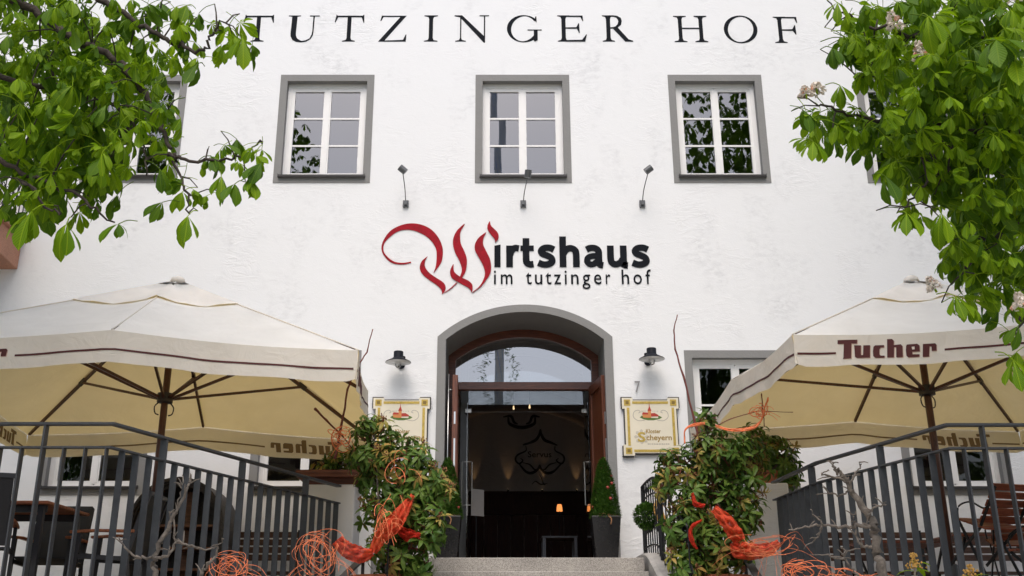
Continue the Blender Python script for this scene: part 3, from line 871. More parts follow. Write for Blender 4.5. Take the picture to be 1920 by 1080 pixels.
inkline([(975, 410), (980, 460), (1050, 500), (1070, 550), (1040, 590), (990, 560), (1010, 535)], .018, dz=.005)
inkline([(610, 590), (680, 670), (740, 685), (800, 650), (820, 600)], .028, dz=.006)
inkline([(1040, 590), (960, 670), (890, 685), (840, 650), (820, 600)], .028, dz=.007)
inkline([(650, 580), (720, 600), (770, 650), (820, 640)], .014, dz=.008)
inkline([(990, 580), (920, 600), (870, 650), (820, 640)], .014, dz=.009)
inkline([(500, 120), (520, 190), (640, 225), (760, 190), (775, 120)], .035, dz=.010)
inkline([(450, 118), (530, 110), (560, 170), (600, 190)], .025, dz=.011)
inkline([(820, 118), (750, 110), (720, 170), (680, 190)], .025, dz=.012)
inkline([(815, 700), (840, 740), (860, 800), (880, 800)], .012, dz=.013)
inkline([(740, 800), (780, 770), (830, 800), (900, 790)], .012, dz=.014)
ct.build('wall_painting', M['paint_blk'], inn)
a, b = hz(700, 525), hz(940, 465)
text_mb('Servus', hfn, a[0], b[0], a[1], b[1], .004, bold=.012).build('painted_greeting', M['paint_blk'], inn, fixn=False)

# ---- facade lettering, hand drawn serif capitals (unit height)
def rect(x0, x1, z0, z1): return [(x0, z0), (x1, z0), (x1, z1), (x0, z1)]
def stem(x, w_, z0=0.0, z1=1.0, sf=.12, lo=True, hi=True):
    """bracketed stem as a single outline"""
    a, b = x - w_ / 2, x + w_ / 2; P = []
    if lo: P += [(a - sf, z0), (b + sf, z0), (b + sf, z0 + .025), (b + .03, z0 + .06), (b, z0 + .14)]
    else: P += [(a, z0), (b, z0)]
    if hi: P += [(b, z1 - .14), (b + .03, z1 - .06), (b + sf, z1 - .025), (b + sf, z1), (a - sf, z1), (a - sf, z1 - .025), (a - .03, z1 - .06), (a, z1 - .14)]
    else: P += [(b, z1), (a, z1)]
    if lo: P += [(a, z0 + .14), (a - .03, z0 + .06), (a - sf, z0 + .025)]
    return P
def ring(cx, cz, ro, rz, thick, thin, a0=0, a1=360, n=40, tilt=10):
    o = []
    for i in range(n + 1):
        t = R(a0 + (a1 - a0) * i / n)
        wv = thin + (thick - thin) * abs(math.cos(t + R(tilt))) ** 1.6
        o.append(((cx + ro * math.cos(t), cz + rz * math.sin(t)), (cx + (ro - wv) * math.cos(t), cz + (rz - wv) * math.sin(t))))
    return o
# each glyph: width (em), list of ('p', outline) / ('s', strip)
G = {
 'T': (1.12, [('p', stem(.56, .15, 0, .99, .17, True, False)), ('p', [(.12, .93), (1.02, .93), (1.10, .72), (1.13, .73), (1.115, 1.03), (1.06, .985), (.10, .985), (.055, 1.03), (0, .74), (.03, .73)])]),
 'U': (1.2, [('p', [(0, .995), (.46, .995), (.46, .97), (.33, .95), (.31, .3), (.11, .3), (.13, .95), (0, .97)]), ('s', [((.11, .32), (.31, .32)), ((.12, .2), (.32, .22)), ((.2, .06), (.38, .11)), ((.34, -.01), (.48, .045)), ((.52, -.03), (.56, .02)), ((.72, 0), (.70, .045)), ((.88, .1), (.84, .12)), ((.96, .25), (.905, .26)), ((.975, .4), (.925, .4)), ((.985, .97), (.935, .97))]), ('p', rect(.80, 1.17, .965, .99))]),
 'Z': (1.03, [('p', [(.10, .985), (1.0, .985), (.22, .03), (.0, 0), (.78, .94), (.16, .94), (.08, .78), (.05, .79), (.12, 1.04)]), ('p', [(.0, 0), (1.0, 0), (1.02, .26), (.99, .26), (.9, .06), (.22, .035)])]),
 'I': (.56, [('p', stem(.28, .15, 0, 1, .18))]),
 'N': (1.28, [('p', stem(.23, .045, 0, .98, .17, True, False)), ('p', [(0, 1.0), (.28, 1.0), (1.12, .17), (1.12, -.04), (1.08, -.04), (.20, .93), (0, .97)]), ('p', [(1.08, -.03), (1.125, -.03), (1.125, .97), (1.27, .975), (1.27, 1.0), (.92, 1.0), (.92, .975), (1.08, .97)])]),
 'G': (1.28, [('s', ring(.62, .49, .62, .52, .16, .035, 42, 318)), ('p', stem(1.06, .14, .06, .45, .0, False, False)), ('p', rect(.76, 1.28, .425, .452)), ('p', [(1.03, .80), (1.10, .74), (1.09, .96), (1.05, .94)]), ('p', [(.98, .06), (1.13, .12), (1.13, .06), (1.02, .0)])]),
 'E': (1.1, [('p', stem(.25, .15, 0, 1, .15)), ('p', [(.3, .99), (.96, .99), (.98, .78), (.955, .78), (.88, .94), (.3, .945)]), ('p', [(.3, .535), (.72, .54), (.80, .69), (.825, .69), (.84, .33), (.815, .33), (.74, .49), (.3, .495)]), ('p', [(.3, 0), (1.03, 0), (1.1, .26), (1.075, .265), (.92, .06), (.3, .05)])]),
 'R': (1.15, [('p', stem(.25, .15, 0, 1, .15)), ('s', [((.28, 1.0), (.28, .955)), ((.45, 1.0), (.45, .95)), ((.60, .98), (.56, .92)), ((.73, .90), (.62, .84)), ((.76, .78), (.63, .76)), ((.73, .64), (.60, .66)), ((.60, .54), (.52, .575)), ((.45, .50), (.44, .55)), ((.28, .49), (.28, .535))]), ('p', [(.42, .50), (.60, .53), (.98, .08), (1.15, .025), (1.15, 0), (.86, 0)])]),
 'H': (1.30, [('p', stem(.26, .14, 0, 1, .17)), ('p', stem(1.04, .14, 0, 1, .17)), ('p', rect(.32, .98, .50, .54))]),
 'O': (1.26, [('s', ring(.63, .5, .63, .53, .155, .04))]),
 'F': (.92, [('p', stem(.25, .14, 0, 1, .16)), ('p', [(.3, .99), (.90, .99), (.915, .76), (.89, .76), (.82, .94), (.3, .945)]), ('p', [(.3, .51), (.70, .515), (.80, .67), (.825, .67), (.84, .32), (.815, .32), (.72, .465), (.3, .47)])]),
}
lett = MB()
facade_letters = [('T', 456, 512), ('U', 540, 599.5), ('T', 627, 682), ('Z', 710, 763), ('I', 794, 822), ('N', 852, 917.5), ('G', 950.5, 1015.5), ('E', 1044, 1100), ('R', 1128, 1186), ('H', 1262.5, 1327), ('O', 1357, 1420), ('F', 1450, 1496)]
def glyph_mb(gl, x0, x1, z0, z1, fn, base=0.004):
    wd, parts = G[gl]; mb = MB()
    for i, (k, d) in enumerate(parts):
        T = lambda q: (x0 + q[0] / wd * (x1 - x0), z0 + q[1] * (z1 - z0))
        if k == 'p': mb.prism([T(q) for q in d], fn, 0.0, base + .0015 * i)
        else: mb.strip([(T(a), T(b)) for a, b in d], fn, 0.0, base + .0015 * i)
    return mb
fl_root = None
for gl, xa, xb in facade_letters:
    sag = 3.0 * max(0, (xa - 1150) / 350)
    yb, yt = 78 + sag, 29 + sag
    mx_ = (xa + xb) / 2; hw_ = (at(xb, 54).x - at(xa, 54).x) / 2; cxw = at(mx_, 54).x
    glyph_mb(gl, cxw - hw_, cxw + hw_, at(mx_, yb).z, at(mx_, yt).z, wallfn).build('letter', M['black'], inn)

# ---- the inn's sign lettering: red blackletter W and dark sans text
def wz_(zx, zy):
    q = at(700 + zx * 260 / 1652, 400 + zy * 170 / 1080); return (q.x, q.z)
strokes = [
 [((450, 578), (450, 592)), ((340, 592), (340, 612)), ((235, 570), (220, 590)), ((152, 500), (135, 515)), ((120, 430), (98, 430)), ((140, 345), (118, 330)), ((225, 260), (200, 215)), ((320, 207), (320, 148)), ((430, 198), (450, 122)), ((530, 222), (580, 140)), ((635, 278), (690, 195)), ((708, 352), (775, 290)), ((748, 430), (820, 390)), ((755, 500), (829, 470)), ((752, 570), (815, 570)), ((742, 640), (775, 640)), ((718, 708), (720, 714))],
 [((642, 518), (646, 513)), ((578, 572), (614, 578)), ((553, 650), (620, 645)), ((582, 722), (665, 708)), ((660, 790), (742, 765)), ((750, 852), (820, 815)), ((803, 902), (856, 858)), ((820, 940), (860, 905)), ((816, 967), (836, 950))],
 [((848, 950), (846, 945)), ((922, 905), (916, 896)), ((965, 865), (956, 858)), ((1004, 828), (985, 830))],
 [((1082, 128), (1088, 132)), ((1000, 205), (1042, 215)), ((955, 295), (1034, 290)), ((950, 380), (1045, 370)), ((975, 470), (1082, 450)), ((1020, 555), (1112, 535)), ((1050, 640), (1113, 620)), ((1052, 700), (1096, 700)), ((1030, 762), (1060, 765))],
 [((950, 610), (956, 612)), ((920, 670), (957, 672)), ((916, 722), (976, 715)), ((948, 782), (1040, 762)), ((1050, 842), (1130, 805)), ((1128, 885), (1176, 848)), ((1160, 920), (1183, 890)), ((1168, 944), (1176, 938))],
 [((1338, 232), (1344, 230)), ((1258, 292), (1312, 298)), ((1212, 370), (1308, 370)), ((1215, 450), (1342, 450)), ((1270, 550), (1388, 545)), ((1315, 640), (1403, 635)), ((1330, 720), (1390, 722)), ((1308, 800), (1346, 792)), ((1258, 880), (1284, 872)), ((1180, 943), (1186, 947))],
 [((1384, 100), (1390, 100)), ((1360, 150), (1400, 148)), ((1364, 197), (1432, 183)), ((1400, 252), (1476, 228)), ((1440, 302), (1493, 272)), ((1452, 332), (1485, 312)), ((1450, 348), (1458, 345))],
]
for i, s_ in enumerate(strokes):
    A = crom([(*wz_(*a), 0) for a, b in s_], 5); B = crom([(*wz_(*b), 0) for a, b in s_], 5)
    MB().strip([((a.x, a.y), (b.x, b.y)) for a, b in zip(A, B)], wallfn, 0.0, .010 + .0015 * i).build('letter_stroke', M['red'], inn)
BX = [('i', 927, 939), ('r', 950, 974), ('t', 976, 1002), ('s', 1007, 1042), ('h', 1050, 1088), ('a', 1095, 1132), ('u', 1140, 1177), ('s', 1184, 1219)]
def letters(txt_boxes, base_px, xh_px, bold, m, d):
    for ch, xa, xb in txt_boxes:
        q0, q1 = at(xa, base_px), at(xb, base_px)
        vs, fs = text_polys(ch, bold)
        lo = min(v[0] for v in vs); hi = max(v[0] for v in vs)
        xv, _ = text_polys('x', bold)
        xh = max(v[1] for v in xv)
        zb = at(xa, base_px).z; zx = at(xa, xh_px).z
        mb = MB(); sc = (zx - zb) / xh
        n = len(vs)
        V = [(q0.x + (v[0] - lo) / (hi - lo) * (q1.x - q0.x), zb + v[1] * sc) for v in vs]
        mb.add([wallfn(u, v, d) for u, v in V], fs)
        mb.build('letter', m, inn, fixn=False)
# heavy sans letters drawn as strokes in a box of x-height 1 (u, v), stroke weight w
WT = 0.285
SANS = {
 'r': (.62, [([(.142, 0), (.142, .98)], 0), ([(.16, .55), (.24, .75), (.40, .87), (.60, .85)], 0)]),
 't': (.66, [([(.27, 1.32), (.27, .40), (.31, .20), (.44, .125), (.62, .14)], 0), ([(.0, .86), (.64, .86)], .24)]),
 's': (.84, [([(.77, .80), (.58, .88), (.34, .87), (.20, .76), (.24, .62), (.45, .53), (.64, .42), (.68, .25), (.52, .135), (.28, .12), (.06, .20)], 0)]),
 'h': (.92, [([(.142, 0), (.142, 1.40)], 0), ([(.16, .60), (.28, .78), (.46, .865), (.66, .80), (.745, .62), (.745, 0)], 0)]),
 'a': (.92, [([(.14, .80), (.32, .87), (.54, .86), (.68, .76), (.71, .58), (.71, .22), (.76, .11), (.90, .08)], 0), ([(.66, .50), (.40, .50), (.20, .42), (.16, .25), (.28, .13), (.46, .14), (.64, .27)], .26)]),
 'u': (.92, [([(.142, .98), (.142, .36), (.22, .18), (.40, .13), (.60, .22), (.70, .36)], 0), ([(.745, .98), (.745, .16), (.80, .09), (.93, .07)], 0)]),
}
def stroke_letter(ch, xa, xb, base_px, xh_px, m, d):
    wd, strs = SANS[ch]; q0, q1 = at(xa, base_px), at(xb, base_px); zb = q0.z; H = at(xa, xh_px).z - zb
    T = lambda p_: (q0.x + p_[0] / wd * (q1.x - q0.x), zb + p_[1] * H)
    mb = MB()
    for i, (pts, w_) in enumerate(strs):
        w_ = (w_ or WT) * H / 2
        P = crom([(*T(p_), 0) for p_ in pts], 6) if len(pts) > 2 else [Vector((*T(p_), 0)) for p_ in pts]
        pr = []
        for k, q_ in enumerate(P):
            dd = (P[min(k + 1, len(P) - 1)] - P[max(k - 1, 0)]).normalized()
            pr.append(((q_.x - dd.y * w_, q_.y + dd.x * w_), (q_.x + dd.y * w_, q_.y - dd.x * w_)))
        mb.strip(pr, wallfn, 0, d + .0006 * i)
    mb.build('letter', m, inn)
for ch, xa, xb in BX:
    if ch != 'i': stroke_letter(ch, xa, xb, 501, 460, M['black'], .010)
q0, q1 = at(927, 501), at(938.5, 501)
MB().prism([(q0.x, at(927, 501).z), (q1.x, at(927, 501).z), (q1.x, at(927, 459).z), (q0.x, at(927, 461).z)], wallfn, 0, .010).build('letter', M['black'], inn)
sub = 'im tutzinger hof'
SUBX = [('i', 926, 930), ('m', 939, 961), ('t', 986, 997), ('u', 1003, 1017), ('t', 1023, 1034), ('z', 1039, 1052), ('i', 1059, 1063), ('n', 1071, 1085), ('g', 1092, 1107), ('e', 1114, 1128), ('r', 1136, 1145), ('h', 1166, 1180), ('o', 1188, 1204), ('f', 1211, 1221)]
letters(SUBX, 533, 515, .006, M['black'], .008)

# ================================================================== THINGS ON THE FACADE
def wall_lamp(x, z, arm, label):
    t = thing('wall_lamp', (x, DF, z), label, 'lamp', 'enamel lamps beside the entrance')
    yc = DF - .24
    sh = MB(); sh.lathe([(.062, .135), (.066, .125), (.066, .055), (.085, .035), (.172, -.012), (.176, -.02)], (x, yc, z), 28)
    sh.build('shade', M['lampblue'], t, smooth=True)
    ins_ = MB(); ins_.lathe([(.173, -.021), (.168, -.016), (.08, .028), (.05, .03), (.0, .03)], (x, yc, z), 28)
    ins_.build('reflector', M['enamel'], t, smooth=True)
    bl = MB(); bl.lathe([(.03, .025), (.035, 0), (.042, -.04), (.038, -.075), (.02, -.098), (0, -.103)], (x, yc, z), 16)
    bl.build('bulb_glass', M['bulb'], t, smooth=True)
    am = MB(); am.tube([(x + arm * .02, DF, z - .0), (x + arm * .06, DF - .06, z + .05), (x + arm * .07, DF - .13, z + .085), (x + arm * .05, DF - .2, z + .07)], .017, 8)
    am.lathe([(.045, 0), (.045, .012)], (0, 0, 0), 3) if False else None
    am.build('bracket', M['lampblue'], t, smooth=True)
    wp = MB(); 
    pts = [(math.cos(2 * math.pi * k / 18) * .05, math.sin(2 * math.pi * k / 18) * .05) for k in range(18)]
    wp.prism(pts, lambda u, v, d: (x + arm * .02 + u, DF - d, z + v), .001, .02); wp.build('wall_plate', M['lampblue'], t)
wall_lamp(at(747, 670, DF - .24).x, at(747, 677, DF - .24).z, 1, 'enamel wall lamp left of the arched entrance')
wall_lamp(at(1222, 670, DF - .24).x, at(1222, 671, DF - .24).z, -1, 'enamel wall lamp right of the entrance above the number 7')

def spot(bx, bz, hx, hz_, label):
    t = thing('sign_spotlight', (bx, DF, bz), label, 'spotlight', 'spotlights over the red and black sign')
    MB().box(bx - .042, bx + .042, DF - .03, DF - .001, bz - .055, bz + .055).build('wall_plate', M['spotmetal'], t, bevel=.006)
    MB().box(bx - .022, bx + .022, DF - .06, DF - .031, bz - .03, bz + .035).build('joint', M['spotmetal'], t, bevel=.004)
    ty = DF - .42
    e = at(0, 0)
    head = Vector((hx, ty, hz_))
    MB().tube(crom([(bx, DF - .05, bz + .02), (bx + (hx - bx) * .3, DF - .15, bz + (hz_ - bz) * .5), (hx, ty, hz_ - .02)], 5), .007, 6).build('arm', M['spotmetal'], t, smooth=True)
    d = (Vector((at(970, 500).x, DF, at(970, 500).z)) - head).normalized()
    MB().tube([head - d * .055, head + d * .055], .05, 14).build('head', M['spotmetal'], t)
for (bx, by, hx, hy, lb) in ((761, 383, 755, 318, 'small grey arm spotlight above the red letter, leftmost of three'), (981, 383, 990, 326, 'small grey arm spotlight under the middle upper window'), (1204, 383, 1216, 318, 'small grey arm spotlight above the sign, rightmost of three')):
    b_ = at(bx, by); h_ = at(hx, hy, DF - .42)
    spot(b_.x, b_.z, h_.x, h_.z, lb)
q = at(1195, 726)
hn = text_mb('7', wallfn, at(1190, 726).x, at(1200, 726).x, at(1195, 736).z, at(1195, 715).z, .02, bold=.01)
o = hn.build('house_number', M['number']); tag(o, 'grey metal house number 7 beside the right wall lamp', 'number')

def brewery_sign(cx, label):
    z0, z1 = 3.925, 4.745; hw_ = .40; cz = (z0 + z1) / 2; hh = (z1 - z0) / 2
    t = thing('brewery_sign', (cx, DF, z0), label, 'sign', 'brewery signs beside the entrance')
    def shape(k, e=0.0):
        a, b = hw_ - e, hh - e; c = .15; s_ = .035
        return [(-a, -b), (-a + c, -b), (-a + c, -b + s_), (a - c, -b + s_), (a - c, -b), (a, -b), (a, -b + c), (a - s_, -b + c), (a - s_, b - c), (a, b - c), (a, b), (a - c, b), (a - c, b - s_), (-a + c, b - s_), (-a + c, b), (-a, b), (-a, b - c), (-a + s_, b - c), (-a + s_, -b + c), (-a, -b + c)]
    fn = lambda u, v, d: (cx + u, DF - d, cz + v)
    MB().prism(shape(0), fn, .002, .05).build('board', M['signedge'], t)
    MB().prism(shape(0, .014), fn, .05, .056).build('face', M['cream'], t)
    for sx in (-1, 1):
        mb = MB(); x_ = sx * (hw_ - .095); mb.prism(rect(x_ - .017, x_ + .017, -hh + .15, hh - .15), fn, .056, .0605); mb.build('border', M['gold'], t)
        mb = MB(); z_ = sx * (hh - .08); mb.prism(rect(-hw_ + .155, hw_ - .155, z_ - .017, z_ + .017), fn, .056, .0605); mb.build('border', M['gold'], t)
        for sz in (-1, 1):
            x_, z_ = sx * (hw_ - .085), sz * (hh - .08)
            c = MB().prism(rect(x_ - .043, x_ + .043, z_ - .043, z_ + .043), fn, .056, .061).build('corner_square', M['gold'], t)
            MB().prism(rect(x_ - .022, x_ + .022, z_ - .022, z_ + .022), fn, .061, .063).build('inset', M['golddark'], c)
    # monastery on its wooded hill
    ill = lambda n_, m_, poly, d: MB().prism(poly, fn, .056, .056 + d).build(n_, m_, t)
    ill('painted_hill', M['sgreen'], [(-.15, .125), (-.12, .15), (-.09, .145), (-.05, .16), (.06, .16), (.09, .15), (.12, .145), (.155, .125), (.12, .105), (.08, .095), (.03, .085), (-.04, .085), (-.1, .10)], .001)
    ill('painted_church', M['cream'], [(-.11, .125), (.10, .115), (.10, .165), (-.11, .17)], .002)
    ill('painted_church', M['sorange'], [(-.11, .125), (-.03, .12), (-.03, .17), (-.11, .165)], .003)
    ill('painted_roof', M['sred'], [(-.12, .165), (-.105, .195), (-.03, .19), (-.025, .165)], .004)
    ill('painted_roof', M['sred'], [(-.03, .135), (-.005, .18), (.055, .185), (.10, .16), (.11, .14)], .005)
    ill('painted_tower', M['sorange'], [(-.035, .12), (.005, .12), (.005, .22), (-.035, .22)], .006)
    ill('painted_spire', M['sred'], [(-.042, .215), (.012, .215), (-.008, .27), (-.014, .33), (-.02, .27)], .007)
    for sx in (-1, 1):
        sc = MB(); P = crom([(sx * .08, .09, 0), (sx * .17, .08, 0), (sx * .235, .13, 0), (sx * .225, .20, 0), (sx * .17, .225, 0), (sx * .14, .20, 0), (sx * .165, .185, 0)], 5)
        pr = []
        for i, q_ in enumerate(P):
            d = (P[min(i + 1, len(P) - 1)] - P[max(i - 1, 0)]).normalized()
            pr.append(((q_.x - d.y * .004, q_.y + d.x * .004), (q_.x + d.y * .004, q_.y - d.x * .004)))
        sc.strip(pr, fn, .056, .0575); sc.build('scroll', M['greyink'], t)
    text_mb('SEIT', fn, -.13, -.055, .20, .218, .0575).build('lettering', M['greyink'], t, fixn=False)
    text_mb('1119', fn, .03, .105, .20, .218, .0575).build('lettering', M['greyink'], t, fixn=False)
    text_mb('Kloster', fn, -.075, .125, -.09, -.035, .058, bold=.02).build('lettering', M['goldtext'], t, fixn=False)
    text_mb('cheyern', fn, -.075, .27, -.185, -.11, .058, bold=.02, y_ref=.72).build('lettering', M['goldtext'], t, fixn=False)
    text_mb('S', fn, -.19, -.085, -.205, -.075, .0595, bold=.025).build('initial', M['gold'], t, fixn=False)
    orn = MB()
    for k in range(8):
        a = k * math.pi / 4
        orn.prism([(-.137 + math.cos(a) * .03, -.14 + math.sin(a) * .03), (-.137 + math.cos(a + .3) * .085, -.14 + math.sin(a + .3) * .085), (-.137 + math.cos(a) * .105, -.14 + math.sin(a) * .105), (-.137 + math.cos(a - .3) * .085, -.14 + math.sin(a - .3) * .085)], fn, .056, .057 + k * .0001)
    orn.build('ornament', M['paleink'], t)
    dl = MB()
    x_ = -.06
    while x_ < .24:
        w_ = random.uniform(.012, .03); dl.prism(rect(x_, x_ + w_, -.245, -.232), fn, .056, .0572); x_ += w_ + .008
    tag(dl.build('small_print', M['greyink'], t), kind='stuff')
brewery_sign(2.105, 'cream and gold brewery sign right of the entrance below the number 7')
brewery_sign(-1.29, 'cream and gold brewery sign left of the entrance behind the shrub')

# stone balcony at the left edge
bt = thing('balcony', (-8, DF, 6.7), 'red stone balcony with black wrought iron railing behind the left tree', 'balcony')
bp_ = MB(); bp_.prism([(DF - .002, 6.62), (DF - .6, 6.66), (DF - 1.0, 6.86), (DF - 1.06, 6.92), (DF - 1.06, 7.08), (DF - .002, 7.08)], lambda u, v, d: (d, u, v), -9.4, -6.86)
bp_.build('slab', M['redstone'], bt, bevel=.015)
MB().box(-9.46, -6.80, DF - 1.12, DF - .002, 7.085, 7.15).build('coping', M['redstone'], bt, bevel=.015)
for z in (7.22, 8.05):
    MB().path_beam([(-6.9, DF, z), (-6.9, DF - 1.0, z), (-9.4, DF - 1.0, z)], .03, .02).build('rail', M['iron'], bt)
for i in range(9):
    MB().tube([(-6.9, DF - .05 - i * .118, 7.15), (-6.9, DF - .05 - i * .118, 8.05)], .009, 6).build('bar', M['iron'], bt)
for i in range(20):
    MB().tube([(-7.0 - i * .12, DF - 1.0, 7.15), (-7.0 - i * .12, DF - 1.0, 8.05)], .009, 6).build('bar', M['iron'], bt)
def spiral(c, u, v, r, turns, s0=0.0, n=22):
    return [Vector(c) + Vector(u) * (r * (1 - t * .8) * math.cos(s0 + turns * 2 * math.pi * t)) + Vector(v) * (r * (1 - t * .8) * math.sin(s0 + turns * 2 * math.pi * t)) for t in [i / n for i in range(n + 1)]]
for i in range(8):
    for z in (7.36, 7.62, 7.88):
        MB().tube(spiral((-6.9, DF - .11 - i * .118, z), (0, 1, 0), (0, 0, 1), .055, 1.5, i), .006, 5).build('scroll', M['iron'], bt)

# ================================================================== TERRACE RAILINGS
def railing(path, pitch, label, zt):
    base = Vector((path[1][0], path[1][1], TER))
    t = thing('terrace_railing', base, label, 'railing', 'flat bar railings round the terraces')
    P = [Vector((p[0], p[1], zt)) for p in path]
    MB().path_beam(P, .06, .022).build('handrail', M['rail'], t, bevel=.003)
    P2 = [p - Vector((0, 0, .185)) for p in P]
    MB().path_beam(P2, .055, .014).build('lower_rail', M['rail'], t)
    P3 = [p - Vector((0, 0, zt - TER - .05)) for p in P]
    MB().path_beam(P3, .055, .014).build('bottom_rail', M['rail'], t)
    # flat bars set across the run
    dist = 0; k = 0; nxt = .02
    for i in range(len(P2) - 1):
        a, b = P2[i], P2[i + 1]; ln = (b - a).length; d = (b - a).normalized(); s_ = Vector((-d.y, d.x, 0))
        while nxt < dist + ln:
            q = a + d * (nxt - dist)
            post = (k % 7 == 3)
            if post:
                zb, ztop = TER + .001, zt - .013
                hw_, hd = .035, .008
            else:
                zb, ztop = TER + .09, zt - .193
                hw_, hd = .03, .0055
            c = Vector((q.x, q.y, (zb + ztop) / 2))
            MB().obox(c, d * hd, s_ * hw_, (0, 0, (ztop - zb) / 2)).build('post' if post else 'bar', M['rail'], t)
            k += 1; nxt += pitch
        dist += ln
railing([(-7.5, RLC.y), (RLC.x, RLC.y), (RLE.x, RLE.y)], .165, 'dark grey flat bar railing of the left terrace', RZ)
railing([(7.8, RRC.y), (RRC.x, RRC.y), (RRM.x, RRM.y), (RRS.x, RRS.y)], .165, 'dark grey flat bar railing of the right terrace', RZ)

# white pillars at the head of the stair
def pillar(x0, x1, y0, y1, z1, label):
    o = MB().box(x0, x1, y0, y1, .01, z1).build('stair_pillar', M['wall2'], bevel=.018)
    tag(o, label, 'pillar', 'white pillars flanking the stair')
PL0 = at(569, 908, 11.45); PL1 = at(666, 908, 11.45)
pillar(PL0.x, PL1.x, 11.45, 12.0, PL0.z, 'white rendered pillar left of the stair under the brown tray')
PR0 = at(1394, 905, 11.25); PR1 = at(1478, 905, 11.25)
pillar(PR0.x, PR1.x, 11.25, 11.85, PR0.z, 'white rendered pillar right of the stair carrying a potted plant')
tr = thing('planter_tray', (PL0.x + .3, 11.7, PL0.z), 'brown wooden planter tray on top of the left pillar', 'planter')
MB().box(PL0.x - .08, PL1.x + .22, 11.38, 12.06, PL0.z + .075, PL0.z + .115).build('board', M['tray'], tr, bevel=.004)
MB().box(PL0.x + .02, PL1.x + .05, 11.5, 11.95, PL0.z + .001, PL0.z + .074).build('base', M['tray'], tr)
for y in (11.385, 12.04):
    MB().box(PL0.x - .08, PL1.x + .22, y - .012, y + .012, PL0.z + .116, PL0.z + .15).build('rim', M['tray'], tr)

# sloping stair handrails
def hand(p0, p1, label):
    d = (p1 - p0); e = p0 + d * 3.2
    t = thing('stair_handrail', (e.x, e.y, 0.02), label, 'handrail', 'grey handrails of the stair')
    MB().beam(p0, e, .075, .02).build('rail', M['rail'], t, bevel=.003)
    for f_ in (.1, .5, .9):
        q = p0 + (e - p0) * f_
        MB().beam((q.x, q.y, .02 if q.y < 8.6 else 1.84), (q.x, q.y, q.z - .011), .03, .03, (0, 1, 0)).build('post', M['rail'], t)
hand(at(697, 1031, 10.5), at(644, 1081, 9.7), 'sloping grey flat handrail on the left of the stair')
hand(at(1386, 1028, 10.5), at(1421, 1081, 9.7), 'sloping grey flat handrail on the right of the stair')

# curved stone stringers with wrought iron balustrade
def iron_stair_rail(sx, label):
    P = [(1.36, 12.4, LAND + .10), (1.36, 11.9, LAND + .10), (1.35, 11.35, LAND + .05), (1.35, 10.9, LAND - .10), (1.38, 10.4, LAND - .36), (1.43, 9.95, LAND - .63)]
    C = crom([(DC + sx * a, b, c) for a, b, c in P], 6)
    s_ = MB()
    vs = []; n = len(C); 
    for i, p in enumerate(C):
        d = C[min(i + 1, n - 1)] - C[max(i - 1, 0)]; d.z = 0; d.normalize(); nn = Vector((-d.y, d.x, 0))
        w_ = .13
        for a, z in ((-w_, p.z - .02), (-w_ * .7, p.z), (w_ * .7, p.z), (w_, p.z - .02), (w_, .02), (-w_, .02)):
            vs.append((p.x + nn.x * a, p.y + nn.y * a, z))
    fs = [(i * 6 + k, i * 6 + (k + 1) % 6, (i + 1) * 6 + (k + 1) % 6, (i + 1) * 6 + k) for i in range(n - 1) for k in range(6)]
    fs += [tuple(range(6)), tuple(reversed(range((n - 1) * 6, n * 6)))]
    s_.add(vs, fs)
    so = s_.build('stair_stringer', M['concrete'], smooth=False)
    tag(so, 'curved pale stone stringer on the %s edge of the granite stair' % ('right' if sx > 0 else 'left'), 'stair wall', 'stone stringers of the stair')
    t = thing('stair_balustrade', C[0], label, 'balustrade', 'wrought iron balustrades of the stair')
    H = .82
    MB().tube([p + Vector((0, 0, H)) for p in C], .016, 8).build('handrail', M['iron'], t, smooth=True)
    MB().tube([p + Vector((0, 0, .09)) for p in C], .01, 6).build('lower_rail', M['iron'], t, smooth=True)
    MB().tube([p + Vector((0, 0, H - .17)) for p in C], .01, 6).build('upper_rail', M['iron'], t, smooth=True)
    acc = 0; prev = C[0]; nx = 0; k = 0
    for i, p in enumerate(C):
        acc += (p - prev).length; prev = p
        if acc >= nx:
            d = C[min(i + 1, n - 1)] - C[max(i - 1, 0)]; d.normalize()
            big = k % 8 == 0
            MB().tube([p, p + Vector((0, 0, H))], .02 if big else .0085, 6).build('post' if big else 'baluster', M['iron'], t)
            if not big:
                MB().tube(spiral(p + Vector((0, 0, H - .085)), d, (0, 0, 1), .065, 1.6, k), .007, 5).build('scroll', M['iron'], t, smooth=True)
                for h_ in (.28, .46):
                    MB().tube(spiral(p + Vector((0, 0, h_)) + d * .05, d, (0, 0, 1), .05, 1.4, k + 2), .006, 5).build('scroll', M['iron'], t, smooth=True)
            nx = acc + .105; k += 1
iron_stair_rail(1, 'black wrought iron stair balustrade with scrolls right of the entrance')
iron_stair_rail(-1, 'black wrought iron stair balustrade hidden behind the left shrub')

